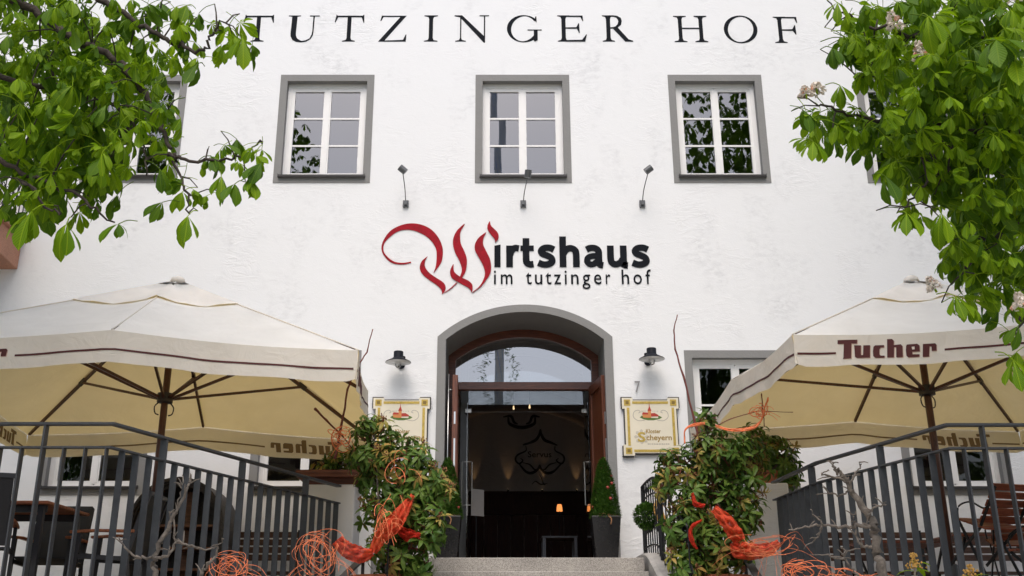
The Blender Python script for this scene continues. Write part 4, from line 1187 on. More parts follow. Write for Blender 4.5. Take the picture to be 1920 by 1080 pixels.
# ================================================================== PARASOLS
ZX = 1796.0
TUCH = {
 'T': [(205, 158), (497, 150), (485, 210), (402, 210), (370, 440), (250, 447), (262, 425), (290, 215), (198, 215)],
 'u': [(440, 240), (540, 240), (520, 385), (535, 398), (556, 385), (578, 240), (680, 235), (652, 430), (455, 438), (430, 418)],
 'c': [(892, 232), (882, 268), (835, 270), (812, 300), (803, 375), (820, 395), (880, 395), (868, 425), (735, 432), (708, 405), (712, 330), (730, 258), (757, 237)],
 'h': [(950, 140), (1025, 137), (1048, 165), (1036, 232), (1145, 220), (1166, 248), (1146, 415), (1050, 418), (1070, 262), (1036, 266), (1012, 418), (915, 422)],
 'e': [(1240, 225), (1400, 215), (1432, 240), (1425, 330), (1305, 335), (1300, 375), (1415, 373), (1405, 410), (1230, 420), (1205, 395), (1210, 310), (1225, 245)],
 'r': [(1490, 222), (1680, 218), (1698, 240), (1690, 330), (1615, 330), (1620, 262), (1588, 262), (1562, 412), (1462, 415)],
}
def parasol(loc, rot, hs, peak, zc, zm, label, seed):
    rnd = random.Random(seed)
    t = thing('parasol', (0, 0, 0), label, 'parasol', 'square cream parasols on the terraces')
    VH = .262 * hs / 2.0
    def edge(u):                # u in 0..8 round the square, corners at even u (0 = front left corner, seen from outside)
        k = int(u) % 8; f_ = u - int(u)
        pts = [(-hs, -hs), (0, -hs), (hs, -hs), (hs, 0), (hs, hs), (0, hs), (-hs, hs), (-hs, 0)]
        a, b = pts[k], pts[(k + 1) % 8]
        za, zb = (zc, zm) if k % 2 == 0 else (zm, zc)
        sag = -.028 * math.sin(math.pi * f_)
        inw = 1 - .012 * math.sin(math.pi * f_)
        return Vector(((a[0] + (b[0] - a[0]) * f_) * inw, (a[1] + (b[1] - a[1]) * f_) * inw, za + (zb - za) * f_ + sag))
    def surf(u, s_, top, off=0.0):
        e = edge(u); f_ = u - int(u)
        belly = -.05 * math.sin(math.pi * f_) * math.sin(math.pi * min(1, s_)) * 1.0
        return Vector((e.x * s_, e.y * s_, top + (e.z - top) * s_ + belly + off))
    NU, NS = 8, 10
    cn = MB(); vs = []; fs = []
    tot = 8 * NU
    for j in range(NS + 1):
        s_ = .16 + .84 * j / NS
        for i in range(tot): vs.append(surf(i / NU, s_, peak - .02))
    for j in range(NS):
        for i in range(tot):
            fs.append((j * tot + i, j * tot + (i + 1) % tot, (j + 1) * tot + (i + 1) % tot, (j + 1) * tot + i))
    cn.add(vs, fs)
    cano = cn.build('canopy', M['canopy'], t, smooth=True, fixn=False)
    cp = MB(); vs = [Vector((0, 0, peak))]; fs = []
    for j in range(1, 6):
        s_ = .385 * j / 5
        for i in range(tot):
            wv = (.012 * math.sin(i * 2.1 + seed) + .01 * math.sin(i * .9)) * (j / 5) ** 3
            vs.append(surf(i / NU, s_, peak, .006 + wv * .7))
    for i in range(tot): fs.append((0, 1 + i, 1 + (i + 1) % tot))
    for j in range(4):
        for i in range(tot):
            a = 1 + j * tot + i; b = 1 + j * tot + (i + 1) % tot
            fs.append((a, b, b + tot, a + tot))
    cp.add(vs, fs); cp.build('vent_cap', M['canopy'], t, smooth=True, fixn=False)
    kn = MB(); kn.lathe([(.095, -.062), (.075, .004), (.055, .022), (.025, .036), (.0, .038)], (0, 0, peak + .008), 16); kn.build('finial', M['canopy'], t, smooth=True)
    # seams over the ribs
    for k in range(8):
        sm = MB(); sm.tube([surf(k, s_, peak - .02, .003) for s_ in (.3, .5, .75, 1.0)], .008, 5); sm.build('seam', M['valance'], cano, smooth=True)
    # valances with print; each side spans two edge segments
    for side in range(4):
        c0 = side * 2
        dirx = [Vector((1, 0, 0)), Vector((0, 1, 0)), Vector((-1, 0, 0)), Vector((0, -1, 0))][side]
        outw = [Vector((0, -1, 0)), Vector((1, 0, 0)), Vector((0, 1, 0)), Vector((-1, 0, 0))][side]
        ph = rnd.uniform(0, 6)
        def vp(u, h, d, c0=c0, dirx=dirx, outw=outw, ph=ph):
            """u metres along side, h down from the edge, d proud"""
            f_ = max(0, min(1.9999, u / hs)); e = edge(c0 + f_)
            if u / hs >= 2: e = edge((c0 + 2) % 8)
            dn = h / VH
            wob = (.012 * math.sin(u * 5.3 + ph) + .008 * math.sin(u * 13 + ph * 2)) * dn
            tuck = -.03 * dn * (math.exp(-u / .12) + math.exp(-(2 * hs - u) / .12))
            return e + outw * (.004 + wob + tuck + d) + Vector((0, 0, -h + .006 * dn * math.sin(u * 7 + ph)))
        NV = 48; vb = MB(); vs = []; fs = []
        for j in range(6):
            for i in range(NV + 1):
                u = .006 + (2 * hs - .012) * i / NV; h = VH * j / 5
                rc = .03
                if j == 5 and (i == 0 or i == NV): h -= rc
                vs.append(vp(u, h, 0))
        for j in range(5):
            for i in range(NV):
                a = j * (NV + 1) + i; fs.append((a, a + 1, a + NV + 2, a + NV + 1))
        vb.add(vs, fs); va = vb.build('valance', M['valance'], t, smooth=True, fixn=False)
        zs_ = hs / 2.0
        for ch, poly in TUCH.items():
            def T(q, o=0.0):
                return (.36 * zs_ + (q[0] - 198) / ZX * zs_, (((q[1] + (q[0] - 200) * .0187) - 75) / ZX) * zs_ + o)
            pl = [T(q) for q in poly]
            # add points along long edges so that the print follows the cloth
            def dense(pp):
                out = []
                for i in range(len(pp)):
                    a, b = pp[i], pp[(i + 1) % len(pp)]; m_ = max(1, int(math.hypot(b[0] - a[0], b[1] - a[1]) / .05))
                    out += [(a[0] + (b[0] - a[0]) * k / m_, a[1] + (b[1] - a[1]) * k / m_) for k in range(m_)]
                return out
            fnp = lambda u, v, d: vp(u, v, d)
            cxp = sum(p_[0] for p_ in pl) / len(pl); cyp = sum(p_[1] for p_ in pl) / len(pl)
            halo = [(p_[0] + .006, p_[1] + .005) for p_ in pl]
            MB().prism(dense(halo), fnp, .001, .003).build('letter_outline', M['printhalo'], va)
            MB().prism(dense(pl), fnp, .003, .0055).build('letter', M['print'], va)
            MB().prism(dense(pl), fnp, -.003, -.001).build('painted_show_through', M['printback'], va)  # mirrored letter painted inside in place of backlit show-through
            if ch == 'e':
                MB().prism([T(q) for q in [(1305, 262), (1350, 258), (1345, 300), (1308, 302)]], fnp, .0055, .007).build('letter_counter', M['valance'], va)
        for ua, ub in ((.03, .34 * zs_), (1.26 * zs_, 2 * hs - .04)):
            hl_ = .155 * zs_
            prs = [((ua + (ub - ua) * i / 24, hl_ - .009), (ua + (ub - ua) * i / 24, hl_ + .009)) for i in range(25)]
            MB().strip(prs, lambda u, v, d: vp(u, v, d), .001, .004).build('print_line', M['print'], va)
            MB().strip(prs, lambda u, v, d: vp(u, v, d), -.003, -.001).build('painted_show_through', M['printback'], va)  # line painted inside in place of backlit show-through
    # wooden frame
    MB().tube([(0, 0, 0.05), (0, 0, peak - .06)], .038, 14).build('pole', M['umbwood'], t, smooth=True)
    hub_z = zc + .02
    hb = MB(); hb.lathe([(.04, -.06), (.085, -.05), (.085, .05), (.04, .06)], (0, 0, hub_z), 16); hb.build('runner', M['plasticdark'], t)
    hb = MB(); hb.lathe([(.04, -.05), (.08, -.04), (.08, .04), (.04, .05)], (0, 0, peak - .18), 16); hb.build('crown_hub', M['plasticdark'], t)
    for a in (0.4, 3.5):
        c, s_ = math.cos(a), math.sin(a)
        MB().tube(crom([(c * .06, s_ * .06, hub_z - .05), (c * .1, s_ * .1, hub_z - .1), (c * .09, s_ * .09, hub_z - .17), (c * .05, s_ * .05, hub_z - .19)], 4), .007, 6).build('pull_loop', M['plasticdark'], t, smooth=True)
    for k in range(8):
        a = surf(k, .03, peak - .13); b = surf(k, .985, peak - .08, -.015)
        MB().beam(a, b, .026, .036).build('rib', M['umbwood'], t)
        m_ = surf(k, .60, peak - .08, -.035); d = Vector((m_.x, m_.y, 0)).normalized() * .08
        MB().beam(Vector((d.x, d.y, hub_z)), m_, .024, .03).build('strut', M['umbwood'], t)
        dd = (b - a).normalized()
        MB().beam(m_ - dd * .05 + Vector((0, 0, .012)), m_ + dd * .07 + Vector((0, 0, .012)), .036, .05).build('hinge', M['plasticdark'], t)
    MB().box(-.45, .45, -.45, .45, .002, .06).build('base_plate', M['granite'], t, bevel=.01)
    MB().lathe([(.06, .06), (.06, .4), (.045, .41)], (0, 0, 0), 14).build('base_sleeve', M['rail'], t)
    t.location = loc; t.rotation_euler = (0, 0, rot)
    return t
parasol((-3.62, 10.91, TER), R(4.8), 2.20, 5.47 - TER, 4.08 - TER, 4.22 - TER, 'cream parasol over the left terrace', 3)
parasol((4.69, 10.83, TER), R(1.8), 2.14, 5.45 - TER, 4.147 - TER, 4.264 - TER, 'cream parasol over the right terrace with its front print in full view', 5)

# ================================================================== TERRACE FURNITURE
def sling_chair():
    t = thing('garden_armchair', (0, 0, 0), 'x', 'chair', 'black sling armchairs at the terrace table')
    w_ = .27
    for sx in (-1, 1):
        MB().path_beam([(sx * w_, -.30, 0), (sx * w_, -.27, .64)], .03, .045, (0, 1, 0)).build('front_leg', M['chairframe'], t)
        MB().path_beam([(sx * w_, .26, 0), (sx * w_, .20, .43), (sx * w_, .36, 1.02)], .03, .045, (0, 1, 0)).build('rear_leg', M['chairframe'], t)
        MB().path_beam([(sx * w_, -.36, .648), (sx * w_, -.1, .662), (sx * w_, .26, .655)], .055, .028).build('armrest', M['teak'], t, bevel=.008)
        MB().beam((sx * w_, -.27, .42), (sx * w_, .21, .40), .03, .04).build('side_rail', M['chairframe'], t)
    MB().path_beam([(0, -.28, .455), (0, -.1, .43), (0, .1, .415), (0, .2, .42)], .5, .02).build('seat', M['sling'], t)
    MB().path_beam([(0, .205, .44), (0, .26, .68), (0, .355, 1.0)], .5, .015, (0, 1, 0)).build('backrest', M['sling'], t)
    MB().beam((-w_, .357, 1.02), (w_, .357, 1.02), .03, .04).build('top_rail', M['chairframe'], t)
    return t
ch0 = sling_chair()
chairs = [((-3.72, 10.25), -90, 'black sling armchair at the right end of the terrace table'),
          ((-4.55, 9.15), 180 + 20, 'black sling armchair in front of the terrace table beside the railing'),
          ((-4.62, 10.85), 5, 'black sling armchair behind the terrace table under the window'),
          ((-5.35, 9.75), 75, 'black sling armchair at the left end of the terrace table')]
for i, ((x, y), a, lb) in enumerate(chairs):
    c = ch0 if i == 0 else copy_tree(ch0)
    c['label'] = lb; c.location = (x, y, TER + .001); c.rotation_euler = (0, 0, R(a))
def rect_table(cx, cy, wx, wy, label):
    t = thing('terrace_table', (cx, cy, TER), label, 'table'); z = TER
    n = 7
    for i in range(n):
        a = cy - wy / 2 + wy * i / n
        MB().box(cx - wx / 2, cx + wx / 2, a + .003, a + wy / n - .003, z + .845, z + .872).build('board', M['teak'], t, bevel=.003)
    for sy in (-1, 1):
        MB().box(cx - wx / 2 + .05, cx + wx / 2 - .05, cy + sy * wy * .38 - .015, cy + sy * wy * .38 + .015, z + .78, z + .844).build('apron', M['chairframe'], t)
    for sx in (-1, 1):
        for sy in (-1, 1):
            MB().box(cx + sx * (wx / 2 - .08) - .025, cx + sx * (wx / 2 - .08) + .025, cy + sy * (wy / 2 - .08) - .025, cy + sy * (wy / 2 - .08) + .025, z + .001, z + .844).build('leg', M['chairframe'], t)
    return t
rect_table(-4.66, 9.9, 1.15, 1.0, 'teak topped terrace table with black legs behind the left railing')

# upright half barrel fitted out as a shelf
bs = thing('barrel_shelf', (-3.95, 13.2, TER), 'dark arched barrel shelf with wooden boards against the wall', 'shelf')
cxb = at(350, 950, 13.2).x; bw = .60; zt = at(350, 903, 13.2).z; zc_ = zt - .62
def arch_outline(k, e):
    P = [(cxb - (bw - e), TER + .002)] + [(cxb - (bw - e) * math.cos(math.pi * i / 20), zc_ + (zt - zc_ - e) * math.sin(math.pi * i / 20)) for i in range(21)] + [(cxb + (bw - e), TER + .002)]
    return P
for j, (e0, e1, y0, y1) in enumerate(((0, .035, 12.78, 13.6), (.035, .06, 12.84, 13.58), (.06, .10, 12.9, 13.56))):
    A, B = arch_outline(0, e0), arch_outline(0, e1); mb = MB()
    for i in range(len(A) - 1):
        for y in (y0, y1):
            mb.add([(A[i][0], y, A[i][1]), (A[i + 1][0], y, A[i + 1][1]), (B[i + 1][0], y, B[i + 1][1]), (B[i][0], y, B[i][1])], [(0, 1, 2, 3)])
        for Q in (A, B):
            mb.add([(Q[i][0], y0, Q[i][1]), (Q[i + 1][0], y0, Q[i + 1][1]), (Q[i + 1][0], y1, Q[i + 1][1]), (Q[i][0], y1, Q[i][1])], [(0, 1, 2, 3)])
    mb.build('stave_ring', M['barrel'], bs, fixn=False)
A = arch_outline(0, .1); MB().prism(A, lambda u, v, d: (u, d, v), 13.5, 13.54).build('back_panel', M['barrel'], bs)
for z in (at(350, 986, 13.0).z, at(350, 1028, 13.0).z, at(350, 1068, 13.0).z):
    MB().box(cxb - bw + .11, cxb + bw - .11, 12.95, 13.49, z - .015, z + .012).build('shelf_board', M['shelfwood'], bs)
MB().box(cxb - .05, cxb + .05, 13.3, 13.48, TER + .003, zt - .12).build('centre_post', M['shelfwood'], bs)

def slat_bench(x0, x1, y, label, grp='slatted benches along the wall'):
    t = thing('slatted_bench', ((x0 + x1) / 2, y, TER), label, 'bench', grp); z = TER
    for i in range(4):
        MB().box(x0, x1, y + .30 + i * .012, y + .325 + i * .012, z + .62 + i * .095, z + .695 + i * .095).build('back_slat', M['benchwood'], t, bevel=.004)
    for i in range(4):
        MB().box(x0, x1, y - .12 + i * .1, y - .03 + i * .1, z + .44, z + .465).build('seat_slat', M['benchwood'], t, bevel=.004)
    for x in (x0 + .12, x1 - .12):
        MB().path_beam([(x, y + .28, z + .001), (x, y + .29, z + .45), (x, y + .352, z + 1.0)], .035, .03, (0, 1, 0)).build('back_leg', M['iron'], t)
        MB().box(x - .017, x + .017, y - .1, y - .07, z + .001, z + .439).build('front_leg', M['iron'], t)
        MB().box(x - .015, x + .015, y - .1, y + .27, z + .40, z + .438).build('bearer', M['iron'], t)
slat_bench(at(1556, 1000, 13.3).x, at(1747, 1000, 13.3).x, 13.05, 'dark slatted bench against the wall under the right terrace, left one')
slat_bench(at(1782, 1000, 13.3).x, at(1960, 1000, 13.3).x, 13.05, 'dark slatted bench against the wall below the right terrace window')
slat_bench(at(445, 1000, 13.2).x, at(575, 1000, 13.2).x, 13.0, 'dark slatted bench beside the barrel shelf below the left window')
def folding_chair(loc, rz, tilt, label):
    t = thing('folding_chair', (0, 0, 0), label, 'chair', 'wooden slat folding chairs stacked on the right terrace')
    w_ = .22
    for sx in (-1, 1):
        MB().path_beam([(sx * w_, -.24, 0), (sx * w_, .10, .46), (sx * w_, .24, .90)], .012, .028, (0, 1, 0)).build('back_frame', M['iron'], t)
        MB().path_beam([(sx * (w_ - .02), .26, 0), (sx * (w_ - .02), -.22, .46)], .012, .028, (0, 1, 0)).build('cross_leg', M['iron'], t)
        MB().tube(crom([(sx * w_, -.2, .47), (sx * (w_ + .01), -.2, .60), (sx * (w_ + .01), -.05, .68), (sx * (w_ + .01), .12, .66), (sx * w_, .18, .70)], 5), .009, 6).build('arm', M['iron'], t, smooth=True)
    for i in range(6):
        MB().box(-.235, .235, -.22 + i * .07, -.162 + i * .07, .465, .483).build('seat_slat', M['redwood'], t, bevel=.004)
    for i in range(5):
        y = .115 + i * .028; z = .52 + i * .085
        MB().obox((0, y - .01, z + .03), (.235, 0, 0), (0, .008, -.0025), (0, .011, .034)).build('back_slat', M['redwood'], t, bevel=.004)
    t.location = loc; t.rotation_euler = (R(tilt), 0, R(rz))
c1 = at(1832, 960, 10.4)
folding_chair((c1.x, 10.4, TER + .30), 197, -20, 'wooden slat folding chair tipped against the table, leftmost at the right railing')
folding_chair((c1.x + .55, 10.9, TER + .16), 165, -14, 'wooden slat folding chair behind the right railing near the picture edge')
folding_chair((c1.x + .35, 9.9, TER + .002), 215, 0, 'wooden slat folding chair standing upright close to the right railing')
def slat_table(cx, cy, label):
    t = thing('slat_table', (cx, cy, TER), label, 'table'); z = TER
    for i in range(8):
        MB().box(cx - .55, cx + .55, cy - .36 + i * .09, cy - .28 + i * .09, z + .72, z + .745).build('slat', M['redwood'], t, bevel=.004)
    for sx in (-1, 1):
        MB().path_beam([(cx + sx * .4, cy - .3, z + .001), (cx + sx * .42, cy + .28, z + .719)], .03, .02, (1, 0, 0)).build('leg', M['iron'], t)
        MB().path_beam([(cx + sx * .37, cy + .3, z + .001), (cx + sx * .39, cy - .28, z + .719)], .03, .02, (1, 0, 0)).build('leg', M['iron'], t)
slat_table(c1.x + .6, 11.5, 'wooden slat table behind the tipped folding chairs')
slat_table(4.75, 12.3, 'wooden slat table in front of the bench on the right terrace')
# bottles on the inner sill
for i, (x, lb) in enumerate(((118, 'dark green bottle on the sill of the lower left window, left one'), (132, 'dark green bottle on the sill of the lower left window, right one'))):
    q = at(x, 893, DF + .3)
    b_ = MB(); b_.lathe([(0, 0), (.037, 0), (.038, .01), (.038, .17), (.03, .2), (.014, .235), (.013, .29), (.015, .295), (.015, .30), (0, .30)], (q.x, DF + .3, 3.58), 14)
    tag(b_.build('bottle', M['bottle'], smooth=True), lb, 'bottle', 'bottles behind the window')
tag(MB().box(-6.0, -4.85, DF + .2, DF + .45, 3.555, 3.578).build('inner_sill', M['wframe'], inn), None)

# ================================================================== HALL FURNISHINGS
def sconce(x, lb):
    q = at(x, 918, HY1 - .12); z = wz
    t = thing('ledge_uplight', (q.x, HY1 - .1, z), lb, 'lamp', 'small lit uplights on the hall ledge')
    MB().lathe([(.02, .0), (.022, .04), (.016, .04)], (q.x, HY1 - .085, z + .001), 10).build('cup', M['iron'], t)
    MB().lathe([(.0, .041), (.013, .042), (.0, .046)], (q.x, HY1 - .085, z), 10).build('lit_bulb', M['bulb_lit'], t)
    ld = bpy.data.lights.new('uplight_lamp', 'SPOT'); ld.energy = 1.3; ld.color = (1, .55, .22); ld.spot_size = R(38); ld.spot_blend = .8; ld.shadow_soft_size = .01
    lo = bpy.data.objects.new('uplight_beam', ld); COL.objects.link(lo); lo.parent = t
    lo.location = (0, .015, .06); lo.rotation_euler = (R(180 - 6), 0, 0)
for x, lb in ((888, 'tiny lit uplight on the hall ledge, far left'), (953, 'tiny lit uplight on the hall ledge left of the painting'), (1017, 'tiny lit uplight on the hall ledge below the painting'), (1082, 'tiny lit uplight on the hall ledge, far right')): sconce(x, lb)
q = at(1049, 952, 17.6)
tb = thing('hall_table', (q.x, 17.6, HF), 'small grey table inside the dark hall carrying the lit lamp', 'table')
tz = at(1049, 1008, 17.6).z
MB().box(q.x - .32, q.x + .28, 17.3, 17.9, tz - .03, tz).build('top', M['tablegrey'], tb, bevel=.004)
for sx in (-.28, .24):
    for y in (17.34, 17.86):
        MB().box(q.x + sx - .025, q.x + sx + .025, y - .025, y + .025, HF + .01, tz - .031).build('leg', M['tablegrey'], tb)
lp = thing('table_lamp', (q.x, 17.6, tz), 'small lit orange table lamp in the dark hall', 'lamp')
lz = q.z
sh = MB(); sh.lathe([(.052, -.06), (.05, -.05), (.046, .01), (.034, .055), (.0, .06)], (q.x, 17.6, lz), 16); sh.build('shade', M['lampshade'], lp, smooth=True)
MB().lathe([(.06, 0), (.06, .012), (.008, .02), (.008, lz - tz - .06)], (q.x, 17.6, tz + .001), 12).build('stand', M['iron'], lp)
for x, yy, lb in ((963, 766, 'bare lit pendant bulb in the hall, left of two'), (993, 764, 'bare lit pendant bulb in the hall, right of two')):
    p_ = at(x, yy, 17.0)
    t = thing('pendant_bulb', p_, lb, 'lamp', 'pendant bulbs under the vault')
    MB().lathe([(0, -.02), (.013, -.015), (.016, 0), (.01, .03), (.008, .05)], p_, 10).build('bulb', M['bulb_lit'], t, smooth=True)
    MB().tube([p_ + Vector((0, 0, .05)), Vector((p_.x, p_.y, 5.95))], .004, 5).build('cable', M['iron'], t)
mn = at(893, 940, 16.2)
ms = thing('menu_stand', (mn.x, 16.2, HF), 'pale menu board on a stand just inside the entrance', 'sign')
MB().obox((mn.x + .02, 16.2, mn.z - .02), (.10, .06, 0), (0, .004, .001), (.0, -.05, .20)).build('board', M['paper'], ms)
MB().tube([(mn.x, 16.25, HF + .01), (mn.x, 16.25, mn.z - .1)], .012, 8).build('stand', M['iron'], ms)

# ================================================================== PLANTS
def frame_of(d):
    d = d.normalized(); a = d.cross(Vector((0, 0, 1)))
    if a.length < 1e-3: a = Vector((1, 0, 0))
    a.normalize(); return a, d, a.cross(d)
def add_leaf(mb, base, d, up, ln, wd, curl, prof, mi, uvs=None, fold=.25):
    """a folded, drooping leaf blade of shared base vertex; prof = [(t, half width)]"""
    side = d.cross(up).normalized(); up2 = side.cross(d).normalized()
    k = len(mb.v); vs = []; fs = []; pos = Vector(base)
    vs.append(tuple(pos)); uv = [(0, 0)]
    last = 0; rows = []
    for (t, hw_) in prof[1:]:
        ang = curl * t
        dirv = d * math.cos(ang * .6) - up2 * math.sin(ang * .6)
        c = Vector(base) + dirv * (ln * t)
        h = hw_ * wd
        if h < 1e-4:
            vs.append(tuple(c)); rows.append((len(vs) - 1,)); uv.append((0, t))
        else:
            l_ = c - side * h + up2 * (h * fold); r_ = c + side * h + up2 * (h * fold)
            vs += [tuple(l_), tuple(c), tuple(r_)]; rows.append((len(vs) - 3, len(vs) - 2, len(vs) - 1)); uv += [(hw_, t), (0, t), (hw_, t)]
    r0 = rows[0]; fs += [(0, r0[1], r0[0]), (0, r0[2], r0[1])]
    for a, b in zip(rows, rows[1:]):
        if len(b) == 3: fs += [(a[0], a[1], b[1], b[0]), (a[1], a[2], b[2], b[1])]
        else: fs += [(a[0], a[1], b[0]), (a[1], a[2], b[0])]
    mb.cur = mi; mb.add(vs, fs)
    if mb.uv is not None: mb.uv += uv
PIERIS = [(0, 0), (.22, .55), (.5, 1.0), (.78, .72), (1, 0)]
CHEST = [(0, 0), (.12, .14), (.35, .45), (.58, .85), (.75, 1.0), (.88, .72), (1.0, 0)]
CHESTLO = [(0, 0), (.4, .55), (.74, 1.0), (1.0, 0)]
rs = random.Random(11)
def sprig_mesh(name, young, seed, nl=9, ln=.10):
    r = random.Random(seed); mb = MB()
    mb.cur = 2; mb.tube([(0, 0, -.09), (0, 0, .012)], [.004, .003], 4)
    for i in range(nl):
        a = i * 2.4 + r.uniform(-.3, .3); el = r.uniform(-.25, .75)
        d = Vector((math.cos(a) * math.cos(el), math.sin(a) * math.cos(el), math.sin(el)))
        l_ = ln * r.uniform(.7, 1.15)
        add_leaf(mb, (0, 0, r.uniform(-.04, .008)), d, Vector((0, 0, 1)), l_, l_ * .155, r.uniform(.5, 1.6), PIERIS, 1 if young else 0)
    if young:
        for i in range(14):
            a = r.uniform(0, 6.28); rr = r.uniform(.004, .035); c = Vector((math.cos(a) * rr, math.sin(a) * rr, r.uniform(.005, .05)))
            mb.cur = 2 if not i % 2 else 3
            s_ = r.uniform(.004, .008)
            mb.add([c + Vector((s_, 0, 0)), c + Vector((0, s_, 0)), c - Vector((s_, 0, 0)), c - Vector((0, s_, 0)), c + Vector((0, 0, s_ * 1.6)), c - Vector((0, 0, s_ * 1.6))], [(0, 1, 4), (1, 2, 4), (2, 3, 4), (3, 0, 4), (1, 0, 5), (2, 1, 5), (3, 2, 5), (0, 3, 5)])
    return mb.mesh(name, [M['shrub'], M['shrubyoung'], M['redtwig'], M['bud']], False, fixn=False)
SPR = [sprig_mesh('sprig', False, k, 9, .13) for k in range(5)] + [sprig_mesh('sprig_young', True, 20 + k, 8, .115) for k in range(3)]
def shrub(base, blobs, n, label, seed, young=.25, pot=None, sc=1.0):
    """blobs: (x px, y px, rx px, ry px, Y)"""
    r = random.Random(seed)
    t = thing('leafy_shrub', base, label, 'shrub', 'leafy shrubs flanking the stair')
    B = Vector(base)
    tot = sum(b[2] * b[3] for b in blobs); pts = []
    for (x, y, rx, ry, Y) in blobs:
        c = at(x, y, Y); pxm = FPX / (Y * math.cos(PITCH) + (c.z - EYE) * math.sin(PITCH))
        R_ = Vector((rx / pxm, (rx + ry) / 2 / pxm * .9, ry / pxm))
        k = max(4, int(n * rx * ry / tot))
        for i in range(k):
            while True:
                v = Vector((r.uniform(-1, 1), r.uniform(-1, 1), r.uniform(-1, 1)))
                if .25 < v.length < 1: break
            if v.length < .6 and r.random() < .55: v = v.normalized() * r.uniform(.7, 1)
            ex = r.uniform(1.0, 1.3) if r.random() < .25 else 1.0
            p_ = c + Vector((v.x * R_.x, v.y * R_.y, v.z * R_.z)) * ex
            d = (v.normalized() * .8 + Vector((r.uniform(-.4, .4), r.uniform(-.4, .4), r.uniform(.2, 1.0)))).normalized()
            pts.append((p_, d, c))
    sm = MB()
    cents = {}
    for p_, d, c in pts: cents[tuple(c)] = c
    for c in cents.values():
        m_ = (B + c) / 2 + Vector((r.uniform(-.1, .1), r.uniform(-.1, .1), 0))
        MB().tube(crom([B, m_, c], 5), [.016 - .0008 * i for i in range(11)], 6).build('stem', M['twig'], t, smooth=True)
    for i, (p_, d, c) in enumerate(pts):
        me = SPR[5 + r.randrange(3)] if r.random() < young else SPR[r.randrange(5)]
        o = obj('sprig', me, t, p_ - B, d.to_track_quat('Z', 'Y').to_euler(), sc * r.uniform(.75, 1.3))
        if i % 3 == 0:
            MB().tube([p_ - d * .02, p_ - d * .09 * sc, (p_ * .35 + c * .65)], [.004, .005, .008], 5).build('twig', M['redtwig'], t)
    return t
def terr_pot(x, y, z0, h, r1, label, name='flower_pot'):
    t = thing(name, (x, y, z0), label, 'pot')
    MB().lathe([(r1 * .68, 0), (r1 * .93, h * .8), (r1 * .93, h * .82), (r1, h * .82), (r1, h), (r1 * .9, h), (r1 * .88, h * .86), (0, h * .86)], (x, y, z0), 24).build('body', M['terracotta'], t, smooth=False)
    MB().lathe([(0, h * .88), (r1 * .87, h * .87)], (x, y, z0), 20).build('soil', M['soil'], t)
    return t
BY = 10.35
terr_pot(at(715, 1000, BY).x, BY, 1.835, .36, .30, 'terracotta pot under the left leafy shrub')
shrub((at(725, 1000, BY).x, BY, 2.15), [(700, 835, 50, 62, 10.35), (755, 868, 62, 58, 10.3), (800, 905, 48, 52, 10.3), (715, 900, 45, 60, 10.5), (745, 955, 72, 58, 10.3), (800, 985, 42, 50, 10.2), (745, 1035, 62, 50, 10.2), (832, 925, 24, 34, 10.3), (700, 795, 18, 26, 10.3), (790, 1060, 30, 26, 10.1)], 350, 'tall green shrub with bronze young shoots left of the stair', 3)
terr_pot(at(1345, 1000, BY).x, BY, 1.835, .36, .30, 'terracotta pot under the right leafy shrub')
shrub((at(1340, 1000, BY).x, BY, 2.15), [(1285, 880, 58, 52, 10.35), (1345, 850, 58, 48, 10.3), (1400, 870, 48, 58, 10.5), (1325, 935, 72, 56, 10.3), (1385, 950, 40, 60, 10.5), (1285, 985, 48, 52, 10.2), (1345, 1030, 72, 52, 10.2), (1285, 1055, 38, 34, 10.1), (1240, 905, 22, 30, 10.35), (1325, 795, 16, 26, 10.4)], 370, 'broad green shrub with bronze young shoots right of the stair', 4)
pp = at(1440, 900, 11.5)
terr_pot(pp.x, 11.55, PR0.z + .002, .16, .15, 'small terracotta pot on the right white pillar')
shrub((pp.x, 11.55, PR0.z + .14), [(1440, 855, 46, 42, 11.55), (1470, 880, 30, 26, 11.55), (1415, 830, 30, 34, 11.55), (1485, 895, 14, 16, 11.5)], 90, 'bushy potted shrub standing on the right white pillar', 5, .15)
shrub((at(640, 880, 11.7).x, 11.7, PL0.z + .13), [(640, 862, 34, 18, 11.7), (605, 876, 22, 9, 11.6), (668, 855, 24, 26, 11.7)], 60, 'low leafy plants growing in the brown pillar tray', 6, .3, sc=.8)

